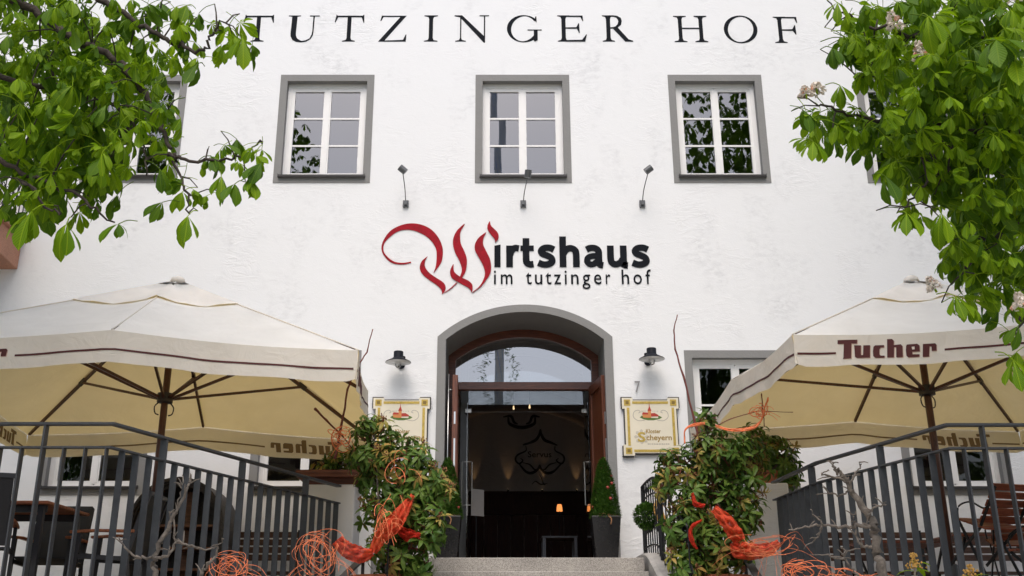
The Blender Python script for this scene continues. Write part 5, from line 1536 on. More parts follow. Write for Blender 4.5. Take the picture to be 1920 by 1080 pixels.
# clipped box cones in tall black pots
def box_leaf_cloud(name, fn, n, size, parent, seed, m='box'):
    r = random.Random(seed); mb = MB()
    for i in range(n):
        p_, d = fn(r)
        d = (d + Vector((r.uniform(-.7, .7), r.uniform(-.7, .7), r.uniform(-.5, .7)))).normalized()
        a, _, b = frame_of(d); s_ = size * r.uniform(.7, 1.3)
        mb.add([p_ - d * s_, p_ + a * s_ * .55 + b * s_ * .15, p_ + d * s_, p_ - a * s_ * .55 + b * s_ * .15], [(0, 1, 2), (0, 2, 3)])
    o = mb.build(name, M[m], parent, fixn=False); o['kind'] = 'stuff'
    return o
def topiary(cx, cy, lb1, lb2, seed):
    z0 = LAND + .002; ph = at(1135, 970, cy).z - z0
    t = thing('tall_planter', (cx, cy, z0), lb1, 'planter', 'tall black planters at the entrance')
    mb = MB(); s2 = math.sqrt(2)
    mb.lathe([(.125 * s2, 0), (.185 * s2, ph), (.172 * s2, ph), (.16 * s2, ph - .06), (0, ph - .06)], (cx, cy, z0), 4, sq=True)
    mb.build('body', M['pot'], t, bevel=.01)
    MB().box(cx - .155, cx + .155, cy - .155, cy + .155, z0 + ph - .075, z0 + ph - .055).build('soil', M['soil'], t)
    b = thing('box_topiary', (cx, cy, z0 + ph - .05), lb2, 'topiary', 'clipped box cones at the entrance')
    zb = z0 + ph - .04; H = at(1135, 862, cy).z - zb
    def fn(r):
        u = r.random() ** .75; a = r.uniform(0, 6.283); h = 1 - u
        rr = .195 * (1 - h) ** .5 * (1 + .06 * math.sin(a * 3 + seed)) * r.uniform(.86, 1.05)
        return Vector((cx + rr * math.cos(a), cy + rr * math.sin(a), zb + .02 + H * h * r.uniform(.97, 1.02))), Vector((math.cos(a), math.sin(a), .4))
    box_leaf_cloud('clipped_leaves', fn, 4200, .021, b, seed)
    MB().lathe([(.0, 0), (.12, .03), (.11, H * .3), (.08, H * .6), (.04, H * .82), (0, H * .88)], (cx, cy, zb), 16).build('dense_core', M['box'], b, smooth=True)
    MB().tube([(cx, cy, z0 + ph - .055), (cx, cy, zb + .1)], .012, 6).build('trunk', M['bark'], b)
    r = random.Random(seed)
    for k in range(5):
        a = -1.57 + r.uniform(-1.2, 1.2); h = r.uniform(.15, .75); rr = .195 * (1 - h) ** .5
        MB().lathe([(0, -.022), (.016, -.016), (.023, 0), (.016, .016), (0, .022)], (cx + rr * math.cos(a), cy + rr * math.sin(a), zb + H * h), 10).build('red_fruit', M['redball'], b, smooth=True)
    rp = MB()
    for k in range(3):
        pts = [(cx + (.165 + .01 * math.sin(i * 1.7 + k * 2)) * math.cos(i * .35), cy + (.165 + .01 * math.sin(i * 1.7 + k * 2)) * math.sin(i * .35), zb + .035 + .012 * math.sin(i * 1.3 + k * 2.1) + k * .012) for i in range(19)]
        rp.tube(pts, .009, 5)
    rp.tube(crom([(cx + .02, cy - .18, zb + .04), (cx + .06, cy - .2, zb), (cx + .05, cy - .21, zb - .07)], 4), .008, 5)
    rp.build('jute_tie', M['rope'], b, smooth=True)
topiary(at(1134, 970, 13.1).x, 13.1, 'tall black square planter right of the open door', 'clipped box cone in the planter right of the door', 2)
topiary(at(838, 970, 13.1).x, 13.1, 'tall black square planter left of the open door', 'clipped box cone in the planter left of the door', 9)

# box ball with straw bow on the iron balustrade
bc = at(1212, 968, 11.6)
bw_ = thing('box_ball', bc, 'small box leaf ball tied to the iron balustrade with a straw bow', 'decoration')
def fnb(r):
    v = Vector((r.gauss(0, 1), r.gauss(0, 1), r.gauss(0, 1))).normalized(); return bc + v * .15 * r.uniform(.7, 1.02), v
box_leaf_cloud('leaves', fnb, 1500, .02, bw_, 4)
for dx in (.10, .17):
    sr = MB(); P = crom([bc + Vector((dx, -.13, .16)), bc + Vector((dx - .02, -.17, .05)), bc + Vector((dx + .02, -.18, -.08)), bc + Vector((dx + .05, -.16, -.2))], 5)
    sr.add([p_ + Vector((.018 * k, .004 * i, 0)) for i, p_ in enumerate(P) for k in (-1, 1)], [(2 * i, 2 * i + 1, 2 * i + 3, 2 * i + 2) for i in range(len(P) - 1)])
    sr.build('straw_ribbon', M['straw'], bw_, smooth=True, fixn=False)
for x, y, lb in ((1262, 1000, 'dried red fruit hanging on the balustrade below the box ball'),):
    q = at(x, y, 11.2); MBo = MB(); MBo.lathe([(0, -.035), (.025, -.027), (.036, 0), (.025, .027), (0, .035)], q, 12)
    tag(MBo.build('dried_fruit', M['redball'], smooth=True), lb, 'decoration')

# dogwood twigs stuck into the shrubs
def twig(pts, Y, lb, r0=.013, r1=.005, m='redtwig', name='red_twig', side=()):
    P = [at(x, y, Y) for x, y in pts]
    r = random.Random(len(pts) * 7 + int(P[0].x * 100))
    C = []
    for i in range(len(P) - 1):
        for k in range(4):
            C.append(P[i].lerp(P[i + 1], k / 4) + Vector((r.uniform(-.004, .004), r.uniform(-.01, .01), 0)))
    C.append(P[-1])
    n = len(C)
    o = MB().tube(C, [(r0 + (r1 - r0) * i / (n - 1)) * (1.25 if i % 4 == 0 else 1) for i in range(n)], 7).build(name, M[m], smooth=True)
    tag(o, lb, 'twig', 'red twigs stuck in the shrubs'); return o
twig([(628, 860), (640, 800), (652, 730), (668, 690), (688, 660), (699, 617)], 10.25, 'long red twig rising in front of the left parasol')
twig([(590, 766), (612, 788), (640, 815), (660, 840)], 10.3, 'short thick red twig pointing left under the left parasol')
twig([(1318, 850), (1304, 795), (1281, 705), (1266, 655), (1263, 620), (1270, 590)], 10.25, 'long red twig rising beside the right brewery sign')
twig([(1330, 805), (1370, 785), (1420, 771), (1487, 773)], 10.3, 'thin dark twig lying level across the right shrub top', .006, .003)
twig([(1427, 738), (1431, 770), (1433, 800)], 10.3, 'short upright twig inside the orange ring on the right', .006, .004)

# ---- orange raffia and mesh ribbons
def raffia(cx, cy, rx, ry, Y, n, lb, seed, ends=5, th=.0021, full=.8):
    r = random.Random(seed); c = at(cx, cy, Y); pxm = FPX / (Y * .95 + .3)
    t = thing('raffia_bundle', c, lb, 'raffia', 'orange raffia bundles')
    mb = MB()
    for k in range(n):
        a0 = r.uniform(0, 6.28); sw = r.uniform(2.2, 6.2) * full; q = r.uniform(.45, 1.2); tx = r.uniform(-.5, .5); ty = r.uniform(-.5, .5)
        ox, oz = r.gauss(0, rx * .22), r.gauss(0, ry * .22); ex, ez = r.uniform(.5, 1.15), r.uniform(.5, 1.15); ph_ = r.uniform(-.8, .8)
        P = []
        for i in range(12):
            a = a0 + sw * i / 11
            P.append(c + Vector(((ox + math.cos(a) * rx * q * ex ) / pxm, math.sin(a * 1.3 + k) * .08 + tx * .05, (oz + math.sin(a + ph_) * ry * q * ez) / pxm)))
        mb.tube(crom(P, 3), th * r.uniform(.7, 1.3), 4, False)
    for k in range(ends):
        a = r.uniform(-2.8, .6); P = [c + Vector((math.cos(a) * rx * .9 / pxm, -.03, math.sin(a) * ry * .9 / pxm))]
        d = Vector((math.cos(a) + r.uniform(-.6, .6), 0, math.sin(a) * .6 + r.uniform(-.3, .5)))
        for i in range(6):
            d += Vector((r.uniform(-.3, .3), r.uniform(-.3, .3), -.22)); P.append(P[-1] + d.normalized() * rx * .25 / pxm)
        mb.tube(crom(P, 3), th * .8, 4, False)
    o = mb.build('strands', M['orange'], t, smooth=True, fixn=False); o['kind'] = 'stuff'
def ribbon(pts, Y, wd, lb, m='mesh_orange', seed=0, name='mesh_ribbon'):
    """crumpled gathered mesh ribbon along a px path; wd list in px"""
    r = random.Random(seed)
    P = crom([(x, y, Y + dy) for x, y, dy in pts], 6); n = len(P)
    W = []
    for i in range(n):
        f_ = i / (n - 1) * (len(wd) - 1); k = min(int(f_), len(wd) - 2); W.append(wd[k] + (wd[k + 1] - wd[k]) * (f_ - k))
    mb = MB(); vs = []; NW = 9
    for i, p_ in enumerate(P):
        d = P[min(i + 1, n - 1)] - P[max(i - 1, 0)]; nn = Vector((-d.y, d.x)).normalized()
        for j in range(NW):
            u = j / (NW - 1) * 2 - 1
            w_ = W[i] * .5 * u
            cr = .05 * math.sin(j * 2.3 + i * .35 + seed) + .04 * math.sin(i * 1.3 + j * 1.1) + r.uniform(-.012, .012)
            vs.append(at(p_.x + nn.x * w_ + r.uniform(-1, 1), p_.y + nn.y * w_ + r.uniform(-1, 1), p_.z + cr * W[i] / 30 + .05 * u * u))
    fs = [(i * NW + j, i * NW + j + 1, (i + 1) * NW + j + 1, (i + 1) * NW + j) for i in range(n - 1) for j in range(NW - 1)]
    mb.add(vs, fs)
    o = mb.build(name, M[m], smooth=True, fixn=False)
    tag(o, lb, 'ribbon', 'gathered mesh ribbons on the shrubs'); return o
YR = 9.75
ribbon([(774, 928, .2), (755, 958, .05), (735, 985, 0), (712, 1010, 0), (700, 1036, 0)], YR, [8, 26, 34, 26, 14], 'orange mesh ribbon slung diagonally across the left shrub', seed=1)
ribbon([(700, 1036, 0), (675, 1040, .02), (650, 1030, .05), (632, 1012, .1)], YR, [14, 34, 30, 24], 'orange mesh ribbon end trailing left below the left pillar', seed=2)
ribbon([(748, 990, .25), (765, 1003, .2), (788, 1005, .2)], YR, [14, 26, 12], 'small crumpled red mesh ribbon in the left shrub', 'mesh_red', seed=3)
ribbon([(1338, 953, .1), (1360, 975, 0), (1378, 1000, 0), (1388, 1015, .05)], YR, [14, 26, 30, 22], 'orange mesh ribbon hanging diagonally from the right shrub', seed=4)
ribbon([(1372, 1018, .05), (1385, 1030, 0), (1410, 1035, 0), (1440, 1030, .0), (1462, 1018, .02)], YR, [10, 34, 30, 26, 14], 'orange mesh ribbon gathered in front of the right pillar', seed=5)
ribbon([(1298, 924, .1), (1305, 945, .08), (1322, 948, .1)], YR, [5, 11, 5], 'small red mesh bow high in the right shrub', 'mesh_red', seed=6)
ribbon([(1316, 975, .1), (1296, 990, .08), (1298, 1015, .08), (1308, 1030, .1)], YR, [4, 8, 9, 3], 'red mesh ribbon tail low in the right shrub', 'mesh_red', seed=7)
raffia(640, 818, 18, 18, 10.1, 16, 'orange raffia ring on the twigs under the left parasol', 1, 2, .0035)
raffia(430, 1062, 34, 34, 7.3, 22, 'orange raffia bundle in the bare shrub, leftmost', 2, 8)
raffia(597, 1035, 36, 42, 8.6, 24, 'large orange raffia bundle at the foot of the left railing', 3, 8)
raffia(722, 980, 16, 34, 9.6, 14, 'orange raffia knot tying the diagonal ribbon on the left shrub', 4, 6, .003)
raffia(745, 895, 26, 40, 9.85, 4, 'thin orange raffia loops hanging in the left shrub', 14, 3, .003)
raffia(1424, 771, 17, 13, 10.15, 14, 'orange raffia ring on the level twig over the right shrub', 5, 2, .0035)
raffia(1430, 1022, 48, 18, 9.5, 16, 'orange raffia bundle over the ribbon at the right pillar', 6, 10)
raffia(1500, 1072, 36, 20, 8.4, 18, 'orange raffia trailing along the foot of the right railing', 7, 10, .003)
raffia(1580, 1090, 50, 22, 7.6, 12, 'orange raffia trailing towards the bare tree on the right', 17, 6, .003)
def band(pts, Y, lb, seed):
    t = thing('raffia_band', at(*pts[0], Y), lb, 'raffia', 'orange raffia bands over the right shrub')
    mb = MB(); r = random.Random(seed)
    for k in range(7):
        mb.tube(crom([at(x + r.uniform(-1, 1), y + r.uniform(-3, 3), Y + r.uniform(-.03, .03)) for x, y in pts], 5), .0045, 4, False)
    o = mb.build('strands', M['orange'], t, smooth=True, fixn=False); o['kind'] = 'stuff'
band([(1284, 830), (1285, 805), (1305, 796), (1322, 793)], 10.1, 'orange raffia band wound round the long red twig', 1)
band([(1342, 798), (1370, 806), (1405, 804), (1425, 793), (1432, 770), (1440, 748)], 10.1, 'orange raffia band sweeping along the top of the right shrub', 2)

# ---- bare shrubs in front of the railings
def bare_tree(paths, base, lb, seed):
    t = thing('bare_shrub', base, lb, 'shrub', 'bare twiggy shrubs in front of the railings'); r = random.Random(seed)
    for (pts, r0, r1, Y) in paths:
        P = [Vector(p_) if len(p_) == 3 else at(p_[0], p_[1], Y) for p_ in pts]
        C = crom(P, 5); n = len(C)
        C = [c + Vector((r.gauss(0, .004), r.gauss(0, .012), r.gauss(0, .004))) for c in C]
        nm = 'trunk' if r0 > .02 else 'branch'
        b_ = MB().tube(C, [(r0 + (r1 - r0) * i / (n - 1)) * r.uniform(.9, 1.15) for i in range(n)], 7).build(nm, M['twig'], t, smooth=True)
        # short side spurs with buds
        for k in range(max(1, n // 5)):
            i = r.randrange(1, n); q = C[i]; d = Vector((r.uniform(-1, 1), r.uniform(-.4, .4), r.uniform(-.2, 1))).normalized() * r.uniform(.03, .09)
            MB().tube([q, q + d * .6 + Vector((0, 0, .006)), q + d], [.005, .004, .0025], 5).build('spur', M['twig'], b_)
bare_tree([([(-2.16, 6.6, 0.002), (-2.14, 6.6, 1.4), (290, 1085), (287, 1060), (295, 1030), (318, 985), (330, 960), (352, 915), (356, 900)], .024, .006, 6.6),
           ([(291, 1046), (270, 1046), (250, 1040), (232, 1022), (222, 1010)], .010, .004, 6.6),
           ([(302, 1018), (318, 980), (317, 960)], .007, .003, 6.6),
           ([(290, 1046), (315, 1042), (328, 1020), (335, 1014), (326, 1005), (329, 965), (337, 930), (342, 905)], .010, .003, 6.55),
           ([(332, 1015), (360, 1023), (388, 1030), (410, 1022), (420, 1010)], .008, .003, 6.5),
           ([(375, 1080), (385, 1065), (402, 1045), (410, 1022)], .011, .006, 6.5),
           ([(-1.83, 6.5, .002), (-1.83, 6.5, 1.5), (375, 1082)], .015, .011, 6.5)],
          (-2.16, 6.6, .002), 'bare grey shrub with crooked twigs in front of the left railing', 1)
bare_tree([([(2.62, 6.8, 0.002), (2.64, 6.8, 1.3), (1658, 1085), (1645, 1030), (1638, 985), (1626, 960), (1600, 925), (1590, 905), (1575, 885), (1566, 880)], .040, .010, 6.8),
           ([(1640, 990), (1612, 985), (1590, 990), (1560, 985), (1530, 985), (1500, 990), (1478, 993)], .014, .004, 6.8),
           ([(1545, 984), (1528, 968), (1520, 955)], .007, .003, 6.8),
           ([(1540, 988), (1530, 1010), (1505, 1028)], .007, .003, 6.8),
           ([(1632, 1025), (1615, 1022), (1605, 1000), (1600, 975), (1603, 960)], .010, .004, 6.75),
           ([(1590, 905), (1560, 893), (1540, 888), (1555, 880)], .008, .003, 6.8),
           ([(1596, 915), (1575, 930), (1560, 925), (1530, 926)], .007, .002, 6.85),
           ([(1592, 908), (1605, 885), (1614, 875), (1612, 866)], .008, .003, 6.8),
           ([(1628, 965), (1640, 950), (1655, 948), (1660, 940)], .008, .003, 6.75),
           ([(1610, 1080), (1592, 1060), (1583, 1035), (1600, 1032)], .008, .003, 6.7),
           ([(1585, 1050), (1560, 1045), (1545, 1040), (1520, 1040)], .007, .002, 6.7),
           ([(1570, 890), (1562, 870), (1572, 868)], .008, .004, 6.8)],
          (2.62, 6.8, .002), 'bare lichen covered small tree with crooked twigs before the right railing', 2)
# yellow-budded evergreen tips at the lower edge
def tip_plant(x, y, Y, s, lb, seed):
    c = at(x, y, Y); r = random.Random(seed)
    t = thing('budding_evergreen', (c.x, Y, .002), lb, 'shrub', 'yellow budded evergreens before the right railing')
    MB().tube(crom([(c.x, Y, .002), (c.x + .05, Y, 1.0), (c.x - .02, Y, c.z - .25), c + Vector((0, 0, .02))], 5), [.014 - .0005 * i for i in range(16)], 6).build('stem', M['twig'], t, smooth=True)
    for k in range(11):
        a = r.uniform(0, 6.28); el = r.uniform(-.1, .9); d = Vector((math.cos(a) * math.cos(el), math.sin(a) * math.cos(el), math.sin(el)))
        mb = MB(); add_leaf(mb, c + Vector((0, 0, r.uniform(-.12, .03))), d, Vector((0, 0, 1)), s * r.uniform(.8, 1.2), s * .18, .9, PIERIS, 0); mb.build('leaf', M['leaf'], t, fixn=False)
    fb = MB()
    for k in range(60):
        u = r.random(); p_ = c + Vector((r.gauss(0, .018) * (1.4 - u), r.gauss(0, .018) * (1.4 - u), u * s * .8)); q = r.uniform(.006, .010)
        fb.lathe([(0, -q), (q, 0), (0, q)], p_, 6)
    o = fb.build('flower_buds', M['straw'], t, smooth=True); o['kind'] = 'stuff'
tip_plant(1716, 1065, 6.3, .11, 'yellow budded evergreen tip at the lower edge, taller one', 1)
tip_plant(1822, 1082, 6.3, .09, 'yellow budded evergreen tip at the lower right edge, smaller one', 2)

# ================================================================== HORSE CHESTNUT TREES
def chestnut_leaf(mb, seed, prof=CHEST, L0=.17, stalk=True, T=None):
    """palmate leaf: stalk and five to seven drooping leaflets from one point"""
    r = random.Random(seed); n = r.choice((5, 6, 7, 7, 7))
    k0 = len(mb.v)
    if stalk:
        mb.cur = 0; mb.tube(crom([(0, -.13, .055), (0, -.06, .04), (0, 0, 0)], 3), .0028, 4, False)
        if mb.uv is not None: mb.uv += [(0, .5)] * (len(mb.v) - len(mb.uv))
    droop = r.uniform(.35, 1.05)
    for i in range(n):
        f_ = (i / (n - 1) * 2 - 1)
        a = math.pi / 2 - f_ * r.uniform(2.2, 2.6)
        ln = L0 * (1 - .42 * abs(f_) ** 1.3) * r.uniform(.9, 1.1)
        el = -droop * r.uniform(.7, 1.25)
        d = Vector((math.cos(a) * math.cos(el), math.sin(a) * math.cos(el), math.sin(el)))
        add_leaf(mb, (0, 0, 0), d, Vector((0, 0, 1)), ln, ln * r.uniform(.165, .20), r.uniform(.3, 1.2), prof, 0, fold=r.uniform(.15, .4))
    return mb
def leaf_mesh(seed, m):
    mb = MB(); mb.uv = []; chestnut_leaf(mb, seed)
    me = mb.mesh('chestnut_leaf', m, True, fixn=False); return me
LEAVES = [leaf_mesh(100 + k, M['leaf']) for k in range(10)]
LEAVESD = [leaf_mesh(200 + k, M['leaf_deep']) for k in range(6)]
LOWSRC = []
for k in range(8):
    mb = MB(); mb.uv = []; chestnut_leaf(mb, 300 + k, CHESTLO, stalk=False); LOWSRC.append(mb)
HISRC = []
for k in range(8):
    mb = MB(); mb.uv = []; chestnut_leaf(mb, 400 + k, CHEST, stalk=True); HISRC.append(mb)
def merge_leaves(name, items, src, m, parent, kind='stuff'):
    """items: (pos, euler, scale)"""
    off = Vector(root_of(parent).location); V = []; F = []; U = []
    for i, (p_, e, s_) in enumerate(items):
        sm = src[i % len(src)]; mt = e.to_matrix(); k = len(V)
        V += [tuple(mt @ (Vector(v) * s_) + p_ - off) for v in sm.v]
        F += [tuple(k + j for j in f_) for f_ in sm.f]; U += sm.uv
    me = bpy.data.meshes.new(name); me.from_pydata(V, [], F); me.materials.append(m)
    ul = me.uv_layers.new(name='UVMap')
    idx = [0] * len(me.loops); me.loops.foreach_get('vertex_index', idx)
    ul.data.foreach_set('uv', [c for j in idx for c in U[j]])
    me.polygons.foreach_set('use_smooth', [True] * len(me.polygons))
    o = bpy.data.objects.new(name, me); COL.objects.link(o); o.parent = parent
    if kind: o['kind'] = kind
    return o
def candle(parent, p_, d, ln, seed):
    r = random.Random(seed); mb = MB(); off = Vector(root_of(parent).location)
    a, d, b = frame_of(d)
    mb.cur = 0; mb.tube([p_, p_ + d * ln], [.006, .003], 5)
    for k in range(70):
        u = r.random(); an = r.uniform(0, 6.28); rr = .045 * (1 - u * .75) * r.uniform(.5, 1)
        c = p_ + d * (ln * (.15 + .85 * u)) + (a * math.cos(an) + b * math.sin(an)) * rr
        s_ = r.uniform(.008, .014); mb.cur = 1 if r.random() < .88 else 2
        for q in range(3):
            e = Vector((r.gauss(0, 1), r.gauss(0, 1), r.gauss(0, 1))).normalized(); g_ = e.cross(d).normalized()
            mb.add([c - e * s_, c + g_ * s_ * .8, c + e * s_, c - g_ * s_ * .8], [(0, 1, 2), (0, 2, 3)])
    return mb.build('flower_candle', [M['leaf'], M['petal'], M['petalpink']], parent, fixn=False)
def in_blobs(x, y, blobs):
    return any(((x - b[0]) / b[2]) ** 2 + ((y - b[1]) / b[3]) ** 2 < 1 for b in blobs)
def rnd_leaf_rot(r):
    return Euler((r.gauss(-.15, .35), r.gauss(0, .35), r.uniform(0, 6.283)))
def chestnut(base, label, blobs, extra, branches, crown, limbs, n_leaf, n_back, n_crown, candles, seed):
    r = random.Random(seed); B = Vector(base)
    t = thing('chestnut_tree', base, label, 'tree', 'horse chestnut trees framing the inn')
    # trunk and limbs
    tk = crom(limbs[0][0], 6); n = len(tk)
    MB().tube(tk, [limbs[0][1] + (limbs[0][2] - limbs[0][1]) * i / (n - 1) for i in range(n)], 14).build('trunk', M['bark'], t, smooth=True)
    for P, r0, r1 in limbs[1:]:
        C = crom(P, 6); n = len(C)
        MB().tube(C, [r0 + (r1 - r0) * i / (n - 1) for i in range(n)], 9).build('limb', M['bark'], t, smooth=True)
    bpts = []
    for pts, r0, r1 in branches:
        P = crom([at(x, y, Y) if len((x, y, Y)) == 3 else None for x, y, Y in pts], 6); n = len(P)
        P = [p_ + Vector((r.gauss(0, .008), r.gauss(0, .012), r.gauss(0, .008))) for p_ in P]
        MB().tube(P, [(r0 + (r1 - r0) * i / (n - 1)) * r.uniform(.92, 1.1) for i in range(n)], 7).build('branch', M['bark'], t, smooth=True)
        bpts += P
    # leaves one can tell apart
    tot = sum(b[2] * b[3] * b[6] for b in blobs); made = []
    for (x, y, rx, ry, Y0_, Y1_, w_) in blobs:
        k = int(round(n_leaf * rx * ry * w_ / tot))
        for i in range(k):
            a = r.uniform(0, 6.283); q = math.sqrt(r.random())
            made.append((at(x + rx * q * math.cos(a), y + ry * q * math.sin(a), r.uniform(Y0_, Y1_)), rnd_leaf_rot(r), r.uniform(.52, .88)))
    for (x, y, Y, s_, rz) in extra:
        made.append((at(x, y, Y), Euler((r.gauss(-.1, .15), r.gauss(0, .15), R(rz))), s_))
    for i, (p_, e, s_) in enumerate(made):
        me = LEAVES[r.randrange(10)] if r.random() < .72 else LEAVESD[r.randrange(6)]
        obj('leaf', me, t, p_ - B, e, s_)
        # thin twig from the leaf stalk to the nearest branch
        if bpts and i % 2 == 0:
            q = e.to_matrix() @ (Vector((0, -.13, .055)) * s_) + p_
            nb = min(bpts, key=lambda v: (v - q).length_squared)
            if (nb - q).length < .28:
                m_ = (q + nb) / 2 + Vector((0, 0, .02)); MB().tube([q, m_, nb], [.003, .004, .005], 4, False).build('twig', M['bark'], t)
    # deeper foliage, too dense to tell apart
    back = []
    tot = sum(b[2] * b[3] * b[6] for b in blobs if b[6] >= 1)
    for (x, y, rx, ry, Y0_, Y1_, w_) in blobs:
        if w_ < 1: continue
        for i in range(int(n_back * rx * ry * w_ / tot)):
            a = r.uniform(0, 6.283); q = math.sqrt(r.random()) * .9
            back.append((at(x + rx * q * math.cos(a), y + ry * q * math.sin(a), r.uniform(Y0_ + .2, Y1_ + 1.0)), rnd_leaf_rot(r), r.uniform(.8, 1.1)))
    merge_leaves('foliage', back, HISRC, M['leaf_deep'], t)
    front = []
    for (x, y, rx, ry, Y0_, Y1_, w_) in blobs:
        for i in range(int(n_back * .9 * rx * ry * w_ / sum(b[2] * b[3] * b[6] for b in blobs))):
            a = r.uniform(0, 6.283); q = math.sqrt(r.random())
            front.append((at(x + rx * q * math.cos(a), y + ry * q * math.sin(a), r.uniform(Y0_, Y1_ + .2)), rnd_leaf_rot(r), r.uniform(.48, .75)))
    merge_leaves('front_foliage', front, HISRC, M['leaf'], t)  # brighter leaf colour in front of the shade-coloured inner leaves
    # rest of the crown, out of frame, spread wide to shade the wall sides
    c, rad = crown; cr = []
    while len(cr) < n_crown:
        v = Vector((r.gauss(0, 1), r.gauss(0, 1), r.gauss(0, 1))).normalized() * r.uniform(.35, 1) ** .5
        lump = 1 + .16 * math.sin(v.x * 6 + seed) * math.sin(v.z * 7) + .1 * math.sin(v.y * 9)
        p_ = Vector(c) + Vector((v.x * rad[0], v.y * rad[1], v.z * rad[2])) * lump
        s = proj(p_)
        if s and -70 < s[0] < 1990 and -70 < s[1] < 1150:
            continue
        if (p_ - Vector((0, 0, EYE))).length < 1.8: continue
        cr.append((p_, rnd_leaf_rot(r), r.uniform(1.1, 1.7)))
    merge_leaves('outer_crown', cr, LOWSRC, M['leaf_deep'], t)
    for (x, y, Y, ln, dx) in candles:
        candle(t, at(x, y, Y), Vector((dx, r.uniform(-.2, .2), 1)).normalized(), ln, int(x))
    return t
LB = [(70, 70, 130, 110, 4.3, 5.6, 1.4), (210, 70, 140, 85, 4.4, 5.6, 1.2), (90, 200, 130, 110, 4.2, 5.6, 1.5), (215, 180, 110, 95, 4.3, 5.4, 1.2),
      (300, 205, 45, 75, 4.6, 5.2, 1.0), (120, 290, 130, 70, 4.3, 5.5, 1.3), (50, 350, 80, 60, 4.3, 5.2, 1.1), (130, 350, 70, 45, 4.5, 5.2, .8),
      (395, 62, 62, 52, 4.7, 5.1, .9), (440, 80, 38, 40, 4.7, 5.0, .9), (310, 30, 60, 40, 4.6, 5.3, .7), (430, 290, 60, 32, 4.5, 4.8, .9), (330, 305, 50, 32, 4.5, 4.9, .9), (480, 285, 28, 32, 4.5, 4.8, .8),
      (345, 375, 45, 42, 4.5, 4.8, .85), (190, 385, 45, 35, 4.5, 4.9, .6), (225, 300, 50, 50, 4.6, 5.0, .6)]
chestnut((-5.0, 3.4, 0.001), 'horse chestnut tree without blossom hanging in from the left', LB,
         [(125, 420, 4.4, 1.05, 200), (222, 420, 4.4, .8, 150), (352, 405, 4.4, .9, 180), (490, 305, 4.5, .95, 200), (440, 345, 4.5, .85, 170), (470, 335, 4.5, .8, 220), (455, 70, 4.6, 1.1, 200), (370, 120, 4.6, 1.0, 190), (60, 395, 4.2, 1.1, 170), (350, 10, 4.8, .9, 180), (300, 5, 4.9, .9, 160), (415, 330, 4.5, .8, 200)],
         [([(-60, -40, 4.6), (60, 20, 4.7), (140, 75, 4.7), (220, 110, 4.7), (262, 165, 4.7), (300, 235, 4.65), (318, 285, 4.6)], .026, .010),
          ([(318, 285, 4.6), (340, 298, 4.6), (400, 303, 4.6), (445, 295, 4.6), (480, 275, 4.6)], .010, .004),
          ([(318, 285, 4.6), (335, 330, 4.6), (350, 370, 4.55), (355, 400, 4.5)], .008, .004),
          ([(120, -30, 4.9), (200, 5, 4.9), (260, 45, 4.9), (320, 75, 4.85), (375, 95, 4.8), (395, 65, 4.75), (420, 40, 4.7)], .018, .005),
          ([(-60, 120, 4.5), (60, 160, 4.6), (150, 165, 4.7), (230, 210, 4.75), (265, 260, 4.75), (277, 330, 4.7)], .016, .004),
          ([(-60, 260, 4.5), (40, 320, 4.5), (110, 345, 4.5), (165, 380, 4.5), (210, 415, 4.5)], .014, .004),
          ([(30, 330, 4.5), (80, 375, 4.4), (118, 410, 4.4)], .008, .004)],
         ((-7.6, 5.0, 8.8), (4.6, 5.6, 4.8)),
         [([(-5.0, 3.4, 0.001), (-5.05, 3.4, 1.5), (-4.95, 3.5, 3.2), (-5.1, 3.3, 6.0), (-5.3, 3.0, 10.5)], .30, .06),
          ([(-4.97, 3.5, 3.1), (-4.2, 4.0, 4.1), (-3.3, 4.5, 4.9), tuple(at(-60, -40, 4.6))], .12, .028),
          ([(-5.05, 3.4, 4.4), (-4.0, 4.3, 5.4), tuple(at(120, -30, 4.9))], .10, .02),
          ([(-4.97, 3.45, 2.9), (-3.9, 4.2, 3.6), tuple(at(-60, 120, 4.5))], .09, .018),
          ([(-4.97, 3.45, 2.6), (-3.6, 4.2, 3.1), tuple(at(-60, 260, 4.5))], .08, .016),
          ([(-5.1, 3.3, 6.0), (-6.4, 2.4, 8.0), (-7.2, 2.0, 9.5)], .12, .03), ([(-5.1, 3.3, 6.4), (-4.0, 2.2, 9.0), (-3.4, 1.6, 11.0)], .12, .03)],
         285, 190, 8500, [], 21)
RB = [(1880, 90, 150, 130, 3.9, 5.2, 1.5), (1700, 60, 130, 80, 4.3, 5.3, 1.2), (1640, 120, 60, 60, 4.5, 5.0, .9), (1590, 50, 40, 40, 4.6, 5.0, .8), (1800, 200, 150, 100, 4.2, 5.4, 1.5),
      (1650, 235, 90, 48, 4.5, 5.2, 1.2), (1550, 235, 48, 42, 4.6, 5.0, 1.0), (1740, 290, 80, 60, 4.4, 5.4, 1.2), (1850, 320, 100, 110, 4.3, 5.6, 1.5), (1710, 370, 40, 42, 4.4, 4.8, .9), (1860, 440, 80, 80, 4.4, 5.6, 1.3), (1800, 490, 45, 55, 4.5, 5.2, 1.0), (1890, 530, 50, 50, 4.4, 5.2, 1.0), (1905, 640, 20, 45, 4.4, 4.8, .8), (1800, 550, 35, 22, 4.5, 4.9, .8)]
